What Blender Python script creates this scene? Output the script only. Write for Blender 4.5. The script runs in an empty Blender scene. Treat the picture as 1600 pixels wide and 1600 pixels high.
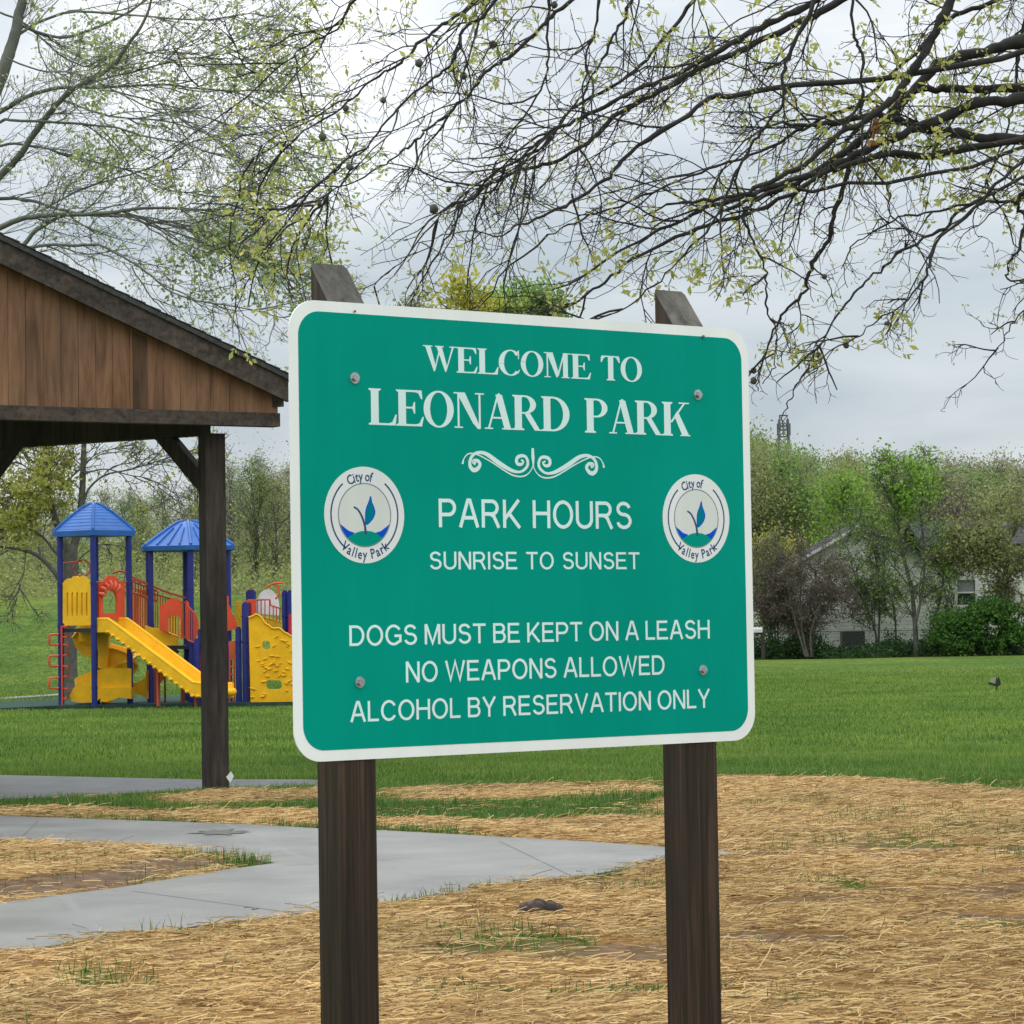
import bpy, math, random
import numpy as np
from mathutils import Vector, Matrix
from mathutils.geometry import tessellate_polygon
rng = np.random.default_rng(7)
random.seed(7)
scene = bpy.context.scene
COL = scene.collection
rad = math.radians
# ------------------------------------------------------------------ camera
FPX = 4400.0; PITCH = rad(2.28); ROLL = rad(0.915); CAM = np.array([0.0, 0.0, 1.4])
_c, _s = math.cos(PITCH), math.sin(PITCH); _cr, _sr = math.cos(ROLL), math.sin(ROLL)
FW = np.array([0, _c, _s]); R0 = np.array([1.0, 0, 0]); D0 = np.array([0, _s, -_c])
RT = _cr*R0 + _sr*D0; DN = -_sr*R0 + _cr*D0
def ray(px, py): return FW + (px-800)/FPX*RT + (py-800)/FPX*DN
def U(px, py, Y):
    d = ray(px, py); return CAM + d*(Y/d[1])
def G(px, py, z=0.0):
    d = ray(px, py); return CAM + d*((z-CAM[2])/d[2])
def RP(px, py, P0, n):
    d = ray(px, py); P0 = np.asarray(P0); n = np.asarray(n); return CAM + d*(np.dot(P0-CAM, n)/np.dot(d, n))
cam = bpy.data.cameras.new('camera'); co = bpy.data.objects.new('camera', cam); COL.objects.link(co)
M = Matrix.Identity(4)
for i in range(3):
    M[i][0] = RT[i]; M[i][1] = -DN[i]; M[i][2] = -FW[i]; M[i][3] = CAM[i]
co.matrix_world = M
cam.sensor_width = 36; cam.lens = FPX/1600*36; cam.clip_start = 0.1; cam.clip_end = 5000
scene.camera = co
scene.render.resolution_x = scene.render.resolution_y = 1024
# ------------------------------------------------------------------ materials
def new_mat(name):
    m = bpy.data.materials.new(name); m.use_nodes = True
    nt = m.node_tree; b = nt.nodes['Principled BSDF']; return m, nt, b
def N(nt, t, **k):
    n = nt.nodes.new(t)
    for a, v in k.items(): setattr(n, a, v)
    return n
def ramp(nt, fac, stops):
    r = N(nt, 'ShaderNodeValToRGB'); el = r.color_ramp.elements
    while len(el) < len(stops): el.new(0.5)
    for e, (p, c) in zip(el, stops): e.position = p; e.color = (*c, 1)
    nt.links.new(fac, r.inputs[0]); return r.outputs[0]
def coords(nt, kind='Object', scale=(1, 1, 1)):
    tc = N(nt, 'ShaderNodeTexCoord'); mp = N(nt, 'ShaderNodeMapping'); mp.inputs['Scale'].default_value = scale
    nt.links.new(tc.outputs[kind], mp.inputs[0]); return mp.outputs[0]
def noise(nt, vec, scale, detail=6, rough=0.6, dist=0):
    n = N(nt, 'ShaderNodeTexNoise'); n.inputs['Scale'].default_value = scale; n.inputs['Detail'].default_value = detail
    n.inputs['Roughness'].default_value = rough; n.inputs['Distortion'].default_value = dist
    nt.links.new(vec, n.inputs['Vector']); return n.outputs['Fac']
def mix(nt, f, a, b, mode='MIX'):
    m = N(nt, 'ShaderNodeMix', data_type='RGBA', blend_type=mode)
    for s, v in ((0, f), (6, a), (7, b)):
        if isinstance(v, (int, float)): m.inputs[s].default_value = v
        elif isinstance(v, tuple): m.inputs[s].default_value = (*v, 1)
        else: nt.links.new(v, m.inputs[s])
    return m.outputs[2]
def bump(nt, b, h, strength=0.3, dist=0.01):
    n = N(nt, 'ShaderNodeBump'); n.inputs['Strength'].default_value = strength; n.inputs['Distance'].default_value = dist
    nt.links.new(h, n.inputs['Height']); nt.links.new(n.outputs[0], b.inputs['Normal'])
def mat_simple(name, stops, scale=3, stretch=(1, 1, 1), rough=0.7, bs=0.2, bd=0.01, detail=6, kind='Object', spec=0.5):
    m, nt, b = new_mat(name); v = coords(nt, kind, stretch); f = noise(nt, v, scale, detail)
    nt.links.new(ramp(nt, f, stops), b.inputs['Base Color']); b.inputs['Roughness'].default_value = rough
    b.inputs['Specular IOR Level'].default_value = spec
    if bs: bump(nt, b, f, bs, bd)
    return m
def sc(c, k): return tuple(min(1, x*k) for x in c)
def mat_plain(name, c, var=0.12, rough=0.45, scale=4, bs=0.05):
    return mat_simple(name, [(0.3, sc(c, 1-var)), (0.7, sc(c, 1+var))], scale, rough=rough, bs=bs)
def mat_leaf(name, cols, trans=0.35, rough=0.6, psc=0.35, patch=((0.75, 0.78, 0.72), (1.15, 1.15, 1.1))):
    m, nt, b = new_mat(name)
    g = N(nt, 'ShaderNodeNewGeometry'); n = len(cols)
    col = ramp(nt, g.outputs['Random Per Island'], [(i/(n-1), c) for i, c in enumerate(cols)])
    v = coords(nt, 'Object'); f = noise(nt, v, psc, 4)
    col = mix(nt, 1.0, col, ramp(nt, f, [(0.35, patch[0]), (0.65, patch[1])]), 'MULTIPLY')
    nt.links.new(col, b.inputs['Base Color']); b.inputs['Roughness'].default_value = rough
    b.inputs['Specular IOR Level'].default_value = 0.25
    t = N(nt, 'ShaderNodeBsdfTranslucent'); nt.links.new(col, t.inputs[0])
    ms = N(nt, 'ShaderNodeMixShader'); ms.inputs[0].default_value = trans
    nt.links.new(b.outputs[0], ms.inputs[1]); nt.links.new(t.outputs[0], ms.inputs[2])
    nt.links.new(ms.outputs[0], nt.nodes['Material Output'].inputs[0]); return m
def mat_wood(name, cols, gs=(28, 28, 1.3), rough=0.75, board=0, grain=1.0):
    m, nt, b = new_mat(name); v = coords(nt, 'Object', gs)
    f = noise(nt, v, 1.0, 8, 0.65, 0.4); f2 = noise(nt, coords(nt, 'Object', (gs[0]*.12, gs[1]*.12, gs[2]*.5)), 1.0, 4)
    col = ramp(nt, f, [(0.3, cols[0]), (0.5, cols[1]), (0.72, cols[2])])
    col = mix(nt, 1.0, col, ramp(nt, f2, [(0.3, (0.55, 0.57, 0.6)), (0.55, (1, 1, 1)), (0.75, (1.25, 1.15, 1.05))]), 'MULTIPLY')
    nt.links.new(col, b.inputs['Base Color']); b.inputs['Roughness'].default_value = rough
    b.inputs['Specular IOR Level'].default_value = 0.3
    bump(nt, b, f, 0.5*grain, 0.004); return m
# ------------------------------------------------------------------ objects
def tag(o, label=None, cat=None, group=None, kind=None):
    if label: o['label'] = label
    if cat: o['category'] = cat
    if group: o['group'] = group
    if kind: o['kind'] = kind
    return o
def empty(name, loc=(0, 0, 0), label=None, cat=None, group=None, kind=None):
    o = bpy.data.objects.new(name, None); COL.objects.link(o); o.location = tuple(loc); o.empty_display_size = 0.1
    return tag(o, label, cat, group, kind)
class MB:
    """collects world-space vertices and faces, links them as one mesh"""
    def __init__(s): s.v = []; s.f = []; s.n = 0; s.mi = []
    def add(s, V, F, mi=0):
        V = np.asarray(V, float).reshape(-1, 3); s.v.append(V)
        for blk in (F if isinstance(F, list) and len(F) and isinstance(F[0], np.ndarray) else [F]):
            if isinstance(blk, np.ndarray): s.f.append(blk + s.n); s.mi.append(np.full(len(blk), mi))
            else:
                for q in blk: s.f.append(np.array([q]) + s.n); s.mi.append(np.array([mi]))
        s.n += len(V); return s
    def build(s, name, mat, parent=None, smooth=False, attrs=None):
        V = np.concatenate(s.v) if s.v else np.zeros((0, 3))
        org = np.zeros(3)
        if parent is not None:
            pm = np.eye(4); q = parent
            while q is not None: pm = pm @ np.array(q.matrix_basis.inverted()); q = q.parent
            V = V @ pm[:3, :3].T + pm[:3, 3]
        me = bpy.data.meshes.new(name)
        me.vertices.add(len(V)); me.vertices.foreach_set('co', V.astype(np.float32).ravel())
        L = np.concatenate([f.ravel() for f in s.f]); T = np.concatenate([np.full(len(f), f.shape[1]) for f in s.f])
        me.loops.add(len(L)); me.loops.foreach_set('vertex_index', L.astype(np.int32))
        me.polygons.add(len(T)); st = np.zeros(len(T), np.int32); st[1:] = np.cumsum(T)[:-1]
        me.polygons.foreach_set('loop_start', st)
        try: me.polygons.foreach_set('loop_total', T.astype(np.int32))
        except Exception: pass
        me.polygons.foreach_set('material_index', np.concatenate(s.mi).astype(np.int32))
        me.polygons.foreach_set('use_smooth', np.full(len(T), smooth))
        me.update(calc_edges=True)
        for m in (mat if isinstance(mat, (list, tuple)) else [mat]): me.materials.append(m)
        if attrs:
            for k, a in attrs.items():
                at = me.attributes.new(k, 'FLOAT', 'POINT'); at.data.foreach_set('value', a.astype(np.float32))
        o = bpy.data.objects.new(name, me); COL.objects.link(o)
        if parent is not None: o.parent = parent
        return o
    # --- shapes
    def box(s, c, size, ax=None, mi=0):
        ax = np.eye(3) if ax is None else np.asarray(ax)
        c = np.asarray(c, float); h = np.asarray(size)/2
        V = [c + (i*h[0])*ax[0] + (j*h[1])*ax[1] + (k*h[2])*ax[2] for i in (-1, 1) for j in (-1, 1) for k in (-1, 1)]
        F = np.array([[0, 1, 3, 2], [4, 6, 7, 5], [0, 4, 5, 1], [2, 3, 7, 6], [0, 2, 6, 4], [1, 5, 7, 3]])
        return s.add(V, F, mi)
    def tube(s, P, r, n=8, mi=0, cap=True):
        P = np.asarray(P, float); K = len(P); r = np.full(K, r) if np.isscalar(r) else np.asarray(r)
        V, F = tubes(P[None], r[None], n)
        s.add(V, F, mi)
        if cap:
            for k in (0, K-1):
                s.add(V[k*n:(k+1)*n], np.array([list(range(n))]), mi)
        return s
    def prism(s, outer, holes, nrm, th, mi=0):
        """outer/holes: lists of 3-D points in a plane; extruded by th along -nrm"""
        loops = [[Vector(p) for p in outer]] + [[Vector(p) for p in h] for h in holes]
        tri = tessellate_polygon(loops); allp = np.array([p for l in loops for p in l]); n = len(allp)
        nrm = np.asarray(nrm, float); B = allp - nrm*th
        tri = np.array([list(t) for t in tri])
        s.add(np.r_[allp, B], [tri, tri[:, ::-1] + n], mi)
        k = 0
        for l in loops:
            m = len(l); idx = np.arange(m)
            V = np.r_[allp[k:k+m], B[k:k+m]]
            s.add(V, np.stack([idx, (idx+1) % m, (idx+1) % m + m, idx+m], 1), mi); k += m
        return s
    def sweep(s, path, side, up, sec, mi=0):
        """closed section sec [(a,b)] swept along path, with per-station side/up vectors"""
        path = np.asarray(path); K = len(path); sec = np.asarray(sec); m = len(sec)
        side = np.broadcast_to(side, (K, 3)); up = np.broadcast_to(up, (K, 3))
        V = path[:, None] + sec[None, :, 0, None]*side[:, None] + sec[None, :, 1, None]*up[:, None]
        i = np.arange(K-1)[:, None]*m; j = np.arange(m)[None]
        F = np.stack([i+j, i+(j+1) % m, i+m+(j+1) % m, i+m+j], -1).reshape(-1, 4)
        s.add(V.reshape(-1, 3), F, mi)
        for k in (0, K-1):
            tr = np.array([list(t) for t in tessellate_polygon([[Vector((a, b, 0)) for a, b in sec]])]); s.add(V[k], tr, mi)
        return s
def norm(v): v = np.asarray(v, float); return v/np.maximum(np.linalg.norm(v, axis=-1, keepdims=True), 1e-9)
def tubes(P, R, n=3):
    """P (N,K,3), R (N,K) -> vertices, quads"""
    Nn, K, _ = P.shape
    T = np.empty_like(P); T[:, 1:-1] = P[:, 2:]-P[:, :-2]; T[:, 0] = P[:, 1]-P[:, 0]; T[:, -1] = P[:, -1]-P[:, -2]; T = norm(T)
    ref = np.where(np.abs(T.mean(1))[:, None, 2:3] > 0.75, np.array([1.0, 0.13, 0]), np.array([0.07, 0.05, 1.0]))
    ref = np.broadcast_to(ref, P.shape)
    A = norm(np.cross(T, ref)); B = np.cross(T, A)
    a = np.linspace(0, 2*math.pi, n, endpoint=False)
    V = P[:, :, None] + R[:, :, None, None]*(np.cos(a)[None, None, :, None]*A[:, :, None] + np.sin(a)[None, None, :, None]*B[:, :, None])
    base = (np.arange(Nn)*K*n)[:, None, None] + (np.arange(K-1)*n)[None, :, None]; j = np.arange(n)[None, None]
    F = np.stack([base+j, base+(j+1) % n, base+n+(j+1) % n, base+n+j], -1).reshape(-1, 4)
    return V.reshape(-1, 3), F
def rand_dirs(n): return norm(rng.normal(size=(n, 3)))
def grow(S, D, L, K, wig=0.15, grav=(0, 0, -0.1)):
    """grow N wandering twigs; returns (N,K,3)"""
    S = np.asarray(S); D = norm(D); n = len(S); P = np.empty((n, K, 3)); P[:, 0] = S; d = D.copy(); g = np.asarray(grav)
    for k in range(1, K):
        d = norm(d + rng.normal(size=(n, 3))*wig + g/K*2)
        P[:, k] = P[:, k-1] + d*(L/(K-1))[:, None]
    return P
def sample(P, n_each, tmin=0.15, tmax=1.0):
    """random points on polylines: returns pos, tangent, t, index"""
    Nn, K, _ = P.shape; idx = np.repeat(np.arange(Nn), n_each); t = rng.uniform(tmin, tmax, len(idx))*(K-1)
    k = np.minimum(t.astype(int), K-2); f = (t-k)[:, None]
    A = P[idx, k]; B = P[idx, k+1]; return A+(B-A)*f, norm(B-A), t/(K-1), idx
def branch_dirs(T, lo, hi, flat=1.0):
    a = rng.uniform(rad(lo), rad(hi), len(T)); q = rng.normal(size=T.shape); q[:, 1] *= flat
    q = norm(q - (q*T).sum(1, keepdims=True)*T); return norm(T*np.cos(a)[:, None] + q*np.sin(a)[:, None])
def leaves(C, size, aspect=0.5, droop=0.0, fold=0):
    """kite-shaped leaf quads at centres C"""
    n = len(C); size = size if np.ndim(size) else rng.uniform(size*.6, size*1.3, n)
    a = rand_dirs(n); a[:, 2] -= droop; a = norm(a); b = norm(np.cross(a, rand_dirs(n)))
    L = size[:, None]; w = L*aspect
    V = np.stack([C, C+a*L*.5+b*w*.5, C+a*L, C+a*L*.5-b*w*.5], 1).reshape(-1, 3)
    return V, np.arange(n*4).reshape(-1, 4)
def fbm(x, y, sc_, octv=4, seed=0):
    out = 0; amp = 1; tot = 0; r = np.random.default_rng(seed)
    for o in range(octv):
        tb = r.random((256, 256)); X = x/sc_; Y = y/sc_; xi = np.floor(X).astype(int); yi = np.floor(Y).astype(int)
        fx = X-xi; fy = Y-yi; fx = fx*fx*(3-2*fx); fy = fy*fy*(3-2*fy); g = lambda i, j: tb[i % 256, j % 256]
        out = out + amp*((g(xi, yi)*(1-fx)+g(xi+1, yi)*fx)*(1-fy) + (g(xi, yi+1)*(1-fx)+g(xi+1, yi+1)*fx)*fy)
        tot += amp; amp *= .5; sc_ /= 2.03
    return out/tot
def sstep(a, b, x): t = np.clip((x-a)/(b-a), 0, 1); return t*t*(3-2*t)
def sdist(X, Y, poly):
    """signed distance to polygon (positive inside)"""
    poly = np.asarray(poly)[:, :2]; d = np.full(X.shape, 1e9); ins = np.zeros(X.shape, bool); n = len(poly)
    for i in range(n):
        a = poly[i]; b = poly[(i+1) % n]; e = b-a; wx = X-a[0]; wy = Y-a[1]
        t = np.clip((wx*e[0]+wy*e[1])/max(e@e, 1e-12), 0, 1); d = np.minimum(d, np.hypot(wx-t*e[0], wy-t*e[1]))
        c = ((a[1] > Y) != (b[1] > Y)) & (X < (b[0]-a[0])*(Y-a[1])/(b[1]-a[1]+1e-12)+a[0]); ins ^= c
    return np.where(ins, d, -d)
# ------------------------------------------------------------------ world
SUN_EL, SUN_AZ = 48, -25     # azimuth measured from +Y towards +X
w = bpy.data.worlds.new('World'); scene.world = w; w.use_nodes = True; nt = w.node_tree; bg = nt.nodes['Background']
sky = N(nt, 'ShaderNodeTexSky', sky_type='NISHITA'); sky.sun_disc = False
sky.sun_elevation = rad(SUN_EL); sky.sun_rotation = rad(SUN_AZ)
tc = N(nt, 'ShaderNodeTexCoord'); sep = N(nt, 'ShaderNodeSeparateXYZ'); nt.links.new(tc.outputs['Generated'], sep.inputs[0])
# cloud deck: brighter towards the zenith, soft lumps, brighter where the hidden sun stands behind it
mp = N(nt, 'ShaderNodeMapping'); mp.inputs['Scale'].default_value = (5.0, 5.0, 17.0); nt.links.new(tc.outputs['Generated'], mp.inputs[0])
cn = noise(nt, mp.outputs[0], 1.6, 5, 0.5, 0.3)
zen = ramp(nt, sep.outputs[2], [(0.0, (6.1, 6.4, 6.75)), (0.10, (5.7, 6.35, 6.85)), (0.2, (7.8, 8.3, 8.75)), (0.45, (16, 16, 16)), (1.0, (22, 22, 22))])
for e in zen.node.color_ramp.elements: pass
zen.node.color_ramp.interpolation = 'EASE'
lump = ramp(nt, cn, [(.33, (.80, .83, .86)), (.66, (1.14, 1.12, 1.10))])
cloud = mix(nt, 1.0, zen, lump, 'MULTIPLY')
gl = U(430, 30, 100)-CAM; gl = gl/np.linalg.norm(gl)
dot = N(nt, 'ShaderNodeVectorMath', operation='DOT_PRODUCT'); nt.links.new(tc.outputs['Generated'], dot.inputs[0]); dot.inputs[1].default_value = tuple(gl)
glow = ramp(nt, dot.outputs['Value'], [(0.9972, (0, 0, 0)), (0.9999, (3.6, 3.4, 3.2))])
glow.node.color_ramp.interpolation = 'EASE'
cloud = mix(nt, 1.0, cloud, glow, 'ADD')
cl = mix(nt, 0.93, sky.outputs[0], cloud)
nt.links.new(cl, bg.inputs[0]); bg.inputs[1].default_value = 0.1
sl = bpy.data.lights.new('sun', 'SUN'); sl.energy = 0.9; sl.angle = rad(25); sl.color = (1, 0.97, 0.93)
so = bpy.data.objects.new('sun', sl); COL.objects.link(so)
sd = Vector((math.sin(rad(SUN_AZ))*math.cos(rad(SUN_EL)), math.cos(rad(SUN_AZ))*math.cos(rad(SUN_EL)), math.sin(rad(SUN_EL))))
so.rotation_euler = sd.to_track_quat('Z', 'Y').to_euler(); so.location = (0, 0, 60)
vs = scene.view_settings; vs.view_transform = 'Standard'; vs.look = 'None'; vs.exposure = 0.1; vs.gamma = 1
scene.cycles.max_bounces = 8; scene.cycles.diffuse_bounces = 3; scene.cycles.transparent_max_bounces = 8
scene.cycles.use_denoising = True
# ================================================================== GROUND
def terrain(x, y):
    left = 1-sstep(-7, 3, x)
    z = left*(sstep(60, 96, y)*2.55 + sstep(100, 205, y)*1.2 + sstep(200, 300, y)*7)
    z = z + (1-left)*(sstep(112, 420, y)*16)
    return z + 0.25*(fbm(x+900, y+900, 14, 2, 5)-0.5)*sstep(30, 60, y)
PATH = [(-260, 1278), (0, 1279), (225, 1287), (375, 1292), (495, 1299), (594, 1302), (900, 1319), (1031, 1328), (1127, 1335), (1167, 1341), (1127, 1347),
        (1036, 1350), (957, 1367), (900, 1376), (594, 1418), (495, 1432), (375, 1446), (300, 1455), (150, 1476), (0, 1496), (-260, 1528),
        (-260, 1450), (0, 1417), (187, 1393), (337, 1367), (431, 1354), (337, 1340), (225, 1331), (112, 1329), (0, 1324), (-260, 1319)]
PATHW = np.array([G(*p)[:2] for p in PATH])
STRAW_F = np.array([G(*p)[:2] for p in [(-500, 1530), (0, 1496), (300, 1455), (594, 1418), (957, 1367), (1036, 1350), (1127, 1335), (1000, 1326), (900, 1318),
          (594, 1301), (480, 1298), (250, 1287), (-300, 1278), (-300, 1266), (100, 1266), (330, 1272), (480, 1270), (594, 1284), (800, 1292), (1000, 1288), (1060, 1270), (1020, 1250), (1080, 1226), (1127, 1221),
          (1263, 1220), (1381, 1227), (1512, 1234), (1600, 1244), (2200, 1262), (2600, 1900), (800, 2400), (-900, 1900)]])
STRAW_B = np.array([G(*p)[:2] for p in [(600, 1238), (800, 1232), (1030, 1228), (1050, 1244), (800, 1252), (600, 1256)]])
STRAW_C = np.array([G(*p)[:2] for p in [(240, 1247), (330, 1243), (520, 1240), (520, 1250), (330, 1258), (240, 1260)]])
ISLE = np.array([G(*p)[:2] for p in [(-260, 1319), (0, 1324), (112, 1329), (225, 1331), (337, 1340), (431, 1354), (337, 1367), (187, 1393), (0, 1417), (-260, 1450)]])
MUD = np.array([G(*p)[:2] for p in [(-260, 1400), (0, 1378), (150, 1360), (220, 1338), (337, 1340), (431, 1354), (337, 1367), (187, 1393), (0, 1417), (-260, 1450)]])
MUDS = [((1210, 1478), .38, .42), ((1480, 1335), .7, .5), ((1250, 1420), .5, .25), ((990, 1500), .3, .3), ((1500, 1440), .5, .3), ((1420, 1560), .4, .2), ((700, 1500), .3, .25), ((850, 1362), .3, .2), ((1350, 1500), .5, .2)]
GRS = [((1390, 1283), .7, .8), ((1450, 1378), .4, .3), ((800, 1485), .5, .35), ((60, 1560), .5, .5), ((1180, 1585), .5, .2), ((1220, 1262), .5, .6), ((1590, 1300), .4, .6), ((720, 1560), .4, .2), ((1300, 1390), .25, .3), ((60, 1590), .5, .3), ((980, 1560), .5, .3)]
def masks(X, Y):
    nz = (fbm(X+50, Y*.8+50, .9, 4, 3)-.5)
    st = np.maximum.reduce([sdist(X, Y, STRAW_F), sdist(X, Y, STRAW_B)-.03, sdist(X, Y, STRAW_C)-.05, sdist(X, Y, ISLE)])
    straw = sstep(-0.16, 0.16, st + nz*.8)
    nm = (fbm(X*.8+9, Y+7, .35, 4, 8)-.5)
    mud = sstep(-.05, .1, sdist(X, Y, MUD) + nm*.3)
    mud = np.maximum(mud, .85*sstep(.58, .68, fbm(X*.55+31, Y+17, .8, 4, 11)))
    for (p, rx, ry) in MUDS:
        c = G(*p); mud = np.maximum(mud, 1-sstep(.4, 1.0, np.hypot((X-c[0])/rx, (Y-c[1])/ry)+nm*2.2))
    gr = .8*sstep(.57, .70, fbm(X*.6+3, Y+71, 1.1, 4, 21))
    for (p, rx, ry) in GRS:
        c = G(*p); gr = np.maximum(gr, 1-sstep(.3, 1.1, np.hypot((X-c[0])/rx, (Y-c[1])/ry)+nm*2.5))
    return straw, mud*straw, gr*straw*(1-.7*mud)
def grid(x0, x1, y0, y1, nx, ny, zoff=0.0, yexp=1.0):
    xs = np.linspace(x0, x1, nx); ys = y0+(y1-y0)*np.linspace(0, 1, ny)**yexp; X, Y = np.meshgrid(xs, ys)
    i = np.arange(ny-1)[:, None]*nx; j = np.arange(nx-1)[None]
    F = np.stack([i+j, i+j+1, i+j+1+nx, i+j+nx], -1).reshape(-1, 4); return X, Y, F
def mat_ground():
    m, nt, b = new_mat('lawn_and_straw'); v = coords(nt, 'Object')
    f1 = noise(nt, v, 0.5, 6, .65); f2 = noise(nt, coords(nt, 'Object', (1, .45, 1)), 5.5, 8, .75); f3 = noise(nt, v, .09, 3)
    g = ramp(nt, f2, [(0.28, (.026, .058, .015)), (0.5, (.068, .130, .034)), (0.72, (.15, .205, .066))])
    g = mix(nt, 1.0, g, ramp(nt, f1, [(.32, (.72, .8, .75)), (.68, (1.25, 1.15, .95))]), 'MULTIPLY')
    g = mix(nt, 1.0, g, ramp(nt, f3, [(.36, (.80, .92, .80)), (.62, (1.55, 1.22, 1.0))]), 'MULTIPLY')
    s1 = noise(nt, coords(nt, 'Object', (14, 30, 1)), 1.0, 8, .7, .5)
    s = ramp(nt, s1, [(.3, (.10, .052, .018)), (.5, (.28, .165, .062)), (.7, (.48, .31, .13))])
    md = ramp(nt, noise(nt, v, 9, 8, .7), [(.3, (.065, .043, .028)), (.55, (.185, .130, .088)), (.8, (.29, .215, .155))])
    def at(n): a = N(nt, 'ShaderNodeAttribute'); a.attribute_name = n; return a.outputs['Fac']
    c = mix(nt, at('straw'), g, s); c = mix(nt, at('mud'), c, md)
    gd = mix(nt, 0.5, (.05, .09, .02), g); c = mix(nt, at('weeds'), c, gd)
    nt.links.new(c, b.inputs['Base Color']); b.inputs['Roughness'].default_value = .95; b.inputs['Specular IOR Level'].default_value = .03
    hb = N(nt, 'ShaderNodeMath', operation='ADD'); nt.links.new(f2, hb.inputs[0]); nt.links.new(s1, hb.inputs[1])
    bump(nt, b, hb.outputs[0], .7, .04); return m
M_GR = mat_ground()
def relief(X, Y):
    straw, mud, gr = masks(X, Y)
    z = straw*.035*(fbm(X, Y, .5, 4, 31)-.25) + straw*(1-mud)*.02*fbm(X, Y, .09, 3, 33)
    dp = sdist(X, Y, PATHW); z = z*np.clip((-dp)/.12, 0, 1); z = np.where(dp > -.02, -.03, z)
    ds = sdist(X, Y, SLABW); z = np.where(ds > -.02, -.05, z)
    return z, straw, mud, gr
SLAB = [(-500, 1206), (0, 1214), (310, 1221), (470, 1221), (500, 1222), (500, 1229), (330, 1236), (190, 1244), (0, 1253), (-500, 1275)]
SLABW = np.array([G(*p)[:2] for p in SLAB])
X, Y, F = grid(-9, 9, 3.0, 34, 520, 760, yexp=1.5)
z, straw, mud, gr = relief(X, Y)
mb = MB(); mb.add(np.stack([X, Y, z], -1).reshape(-1, 3), F)
go = mb.build('ground', M_GR, smooth=True, attrs={'straw': straw.ravel(), 'mud': mud.ravel(), 'weeds': gr.ravel()}); tag(go, kind='structure')
# wide lawn: four strips around the detailed sheet, all 4 mm lower where they tuck under it
mb = MB(); tot = 0
for (x0, x1, y0, y1, nx, ny) in ((-9.2, 9.2, 33.8, 130, 90, 300), (-120, -9, -30, 130, 40, 90), (9, 120, -30, 130, 40, 90), (-9.2, 9.2, -30, 3.1, 8, 8), (-1500, 1500, 129.8, 1800, 160, 90)):
    X, Y, F = grid(x0, x1, y0, y1, nx, ny, yexp=1.6 if y1 > 1000 else 1.0)
    mb.add(np.stack([X, Y, terrain(X, Y)-.004], -1).reshape(-1, 3), F)
nv = mb.n
lo = mb.build('lawn', M_GR, smooth=True, attrs={'straw': np.zeros(nv), 'mud': np.zeros(nv), 'weeds': np.zeros(nv)}); tag(lo, kind='structure')
# concrete path
m, nt, b = new_mat('wet_concrete'); v = coords(nt, 'Object')
f = noise(nt, v, 1.3, 5, .6); f2 = noise(nt, v, 60, 4, .7)
c = ramp(nt, f, [(.3, (.11, .118, .113)), (.6, (.162, .17, .162)), (.8, (.215, .222, .208))])
c = mix(nt, 1.0, c, ramp(nt, f2, [(.3, (.78, .78, .77)), (.6, (1.04, 1.04, 1.04))]), 'MULTIPLY')
jw = N(nt, 'ShaderNodeTexWave', wave_type='BANDS', bands_direction='X'); jv = coords(nt, 'Object'); jv.node.inputs['Rotation'].default_value = (0, 0, rad(-14))
nt.links.new(jv, jw.inputs[0]); jw.inputs['Scale'].default_value = .2; jw.inputs['Phase Offset'].default_value = 1.2
c = mix(nt, ramp(nt, jw.outputs['Fac'], [(0.0, (1, 1, 1)), (.00022, (0, 0, 0))]), c, (.15, .16, .16))
nt.links.new(c, b.inputs['Base Color'])
nt.links.new(ramp(nt, noise(nt, v, .8, 3), [(.35, (.28, .28, .28)), (.65, (.65, .65, .65))]), b.inputs['Roughness']); bump(nt, b, f2, .15, .003); M_CON = m
mb = MB(); P3 = [np.array([p[0], p[1], .022]) for p in PATHW]; mb.prism(P3, [], (0, 0, 1), .12)
tag(mb.build('concrete_path', M_CON), kind='structure')
c0 = G(342, 1301, .022)
M_PUD = mat_simple('damp_stain', [(.3, (.06, .068, .055)), (.7, (.115, .125, .11))], 30, rough=.45, bs=0, spec=.2)
mb = MB(); a = np.linspace(0, 2*math.pi, 40, endpoint=False); rr = 1+.9*(fbm(np.cos(a)*4+9, np.sin(a)*4+9, 1, 4, 2)-.5)*2
mb.add([c0+np.array([math.cos(t)*.17*r, math.sin(t)*.24*r, .004]) for t, r in zip(a, rr)], np.array([list(range(40))]))
tag(mb.build('puddle', M_PUD), kind='structure')
M_JNT = mat_simple('joint_dirt', [(.3, (.07, .072, .068)), (.7, (.13, .135, .13))], 20, rough=.9, bs=0)
mb = MB()
for (a_, b_) in (((206, 1392), (487, 1430)), ((440, 1353), (640, 1340)), ((780, 1314), (900, 1372)), ((60, 1282), (20, 1322))):
    A = G(*a_, .0232); B_ = G(*b_, .0232); d_ = norm(B_-A); s_ = np.array([-d_[1], d_[0], 0])*.0035; t_ = np.linspace(0, 1, 12)[:, None]; Q = A+(B_-A)*t_
    i = np.arange(11); mb.add(np.r_[Q+s_, Q-s_], np.stack([i+12, i+13, i+1, i], 1))
tag(mb.build('path_joint', M_JNT), kind='structure')
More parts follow.
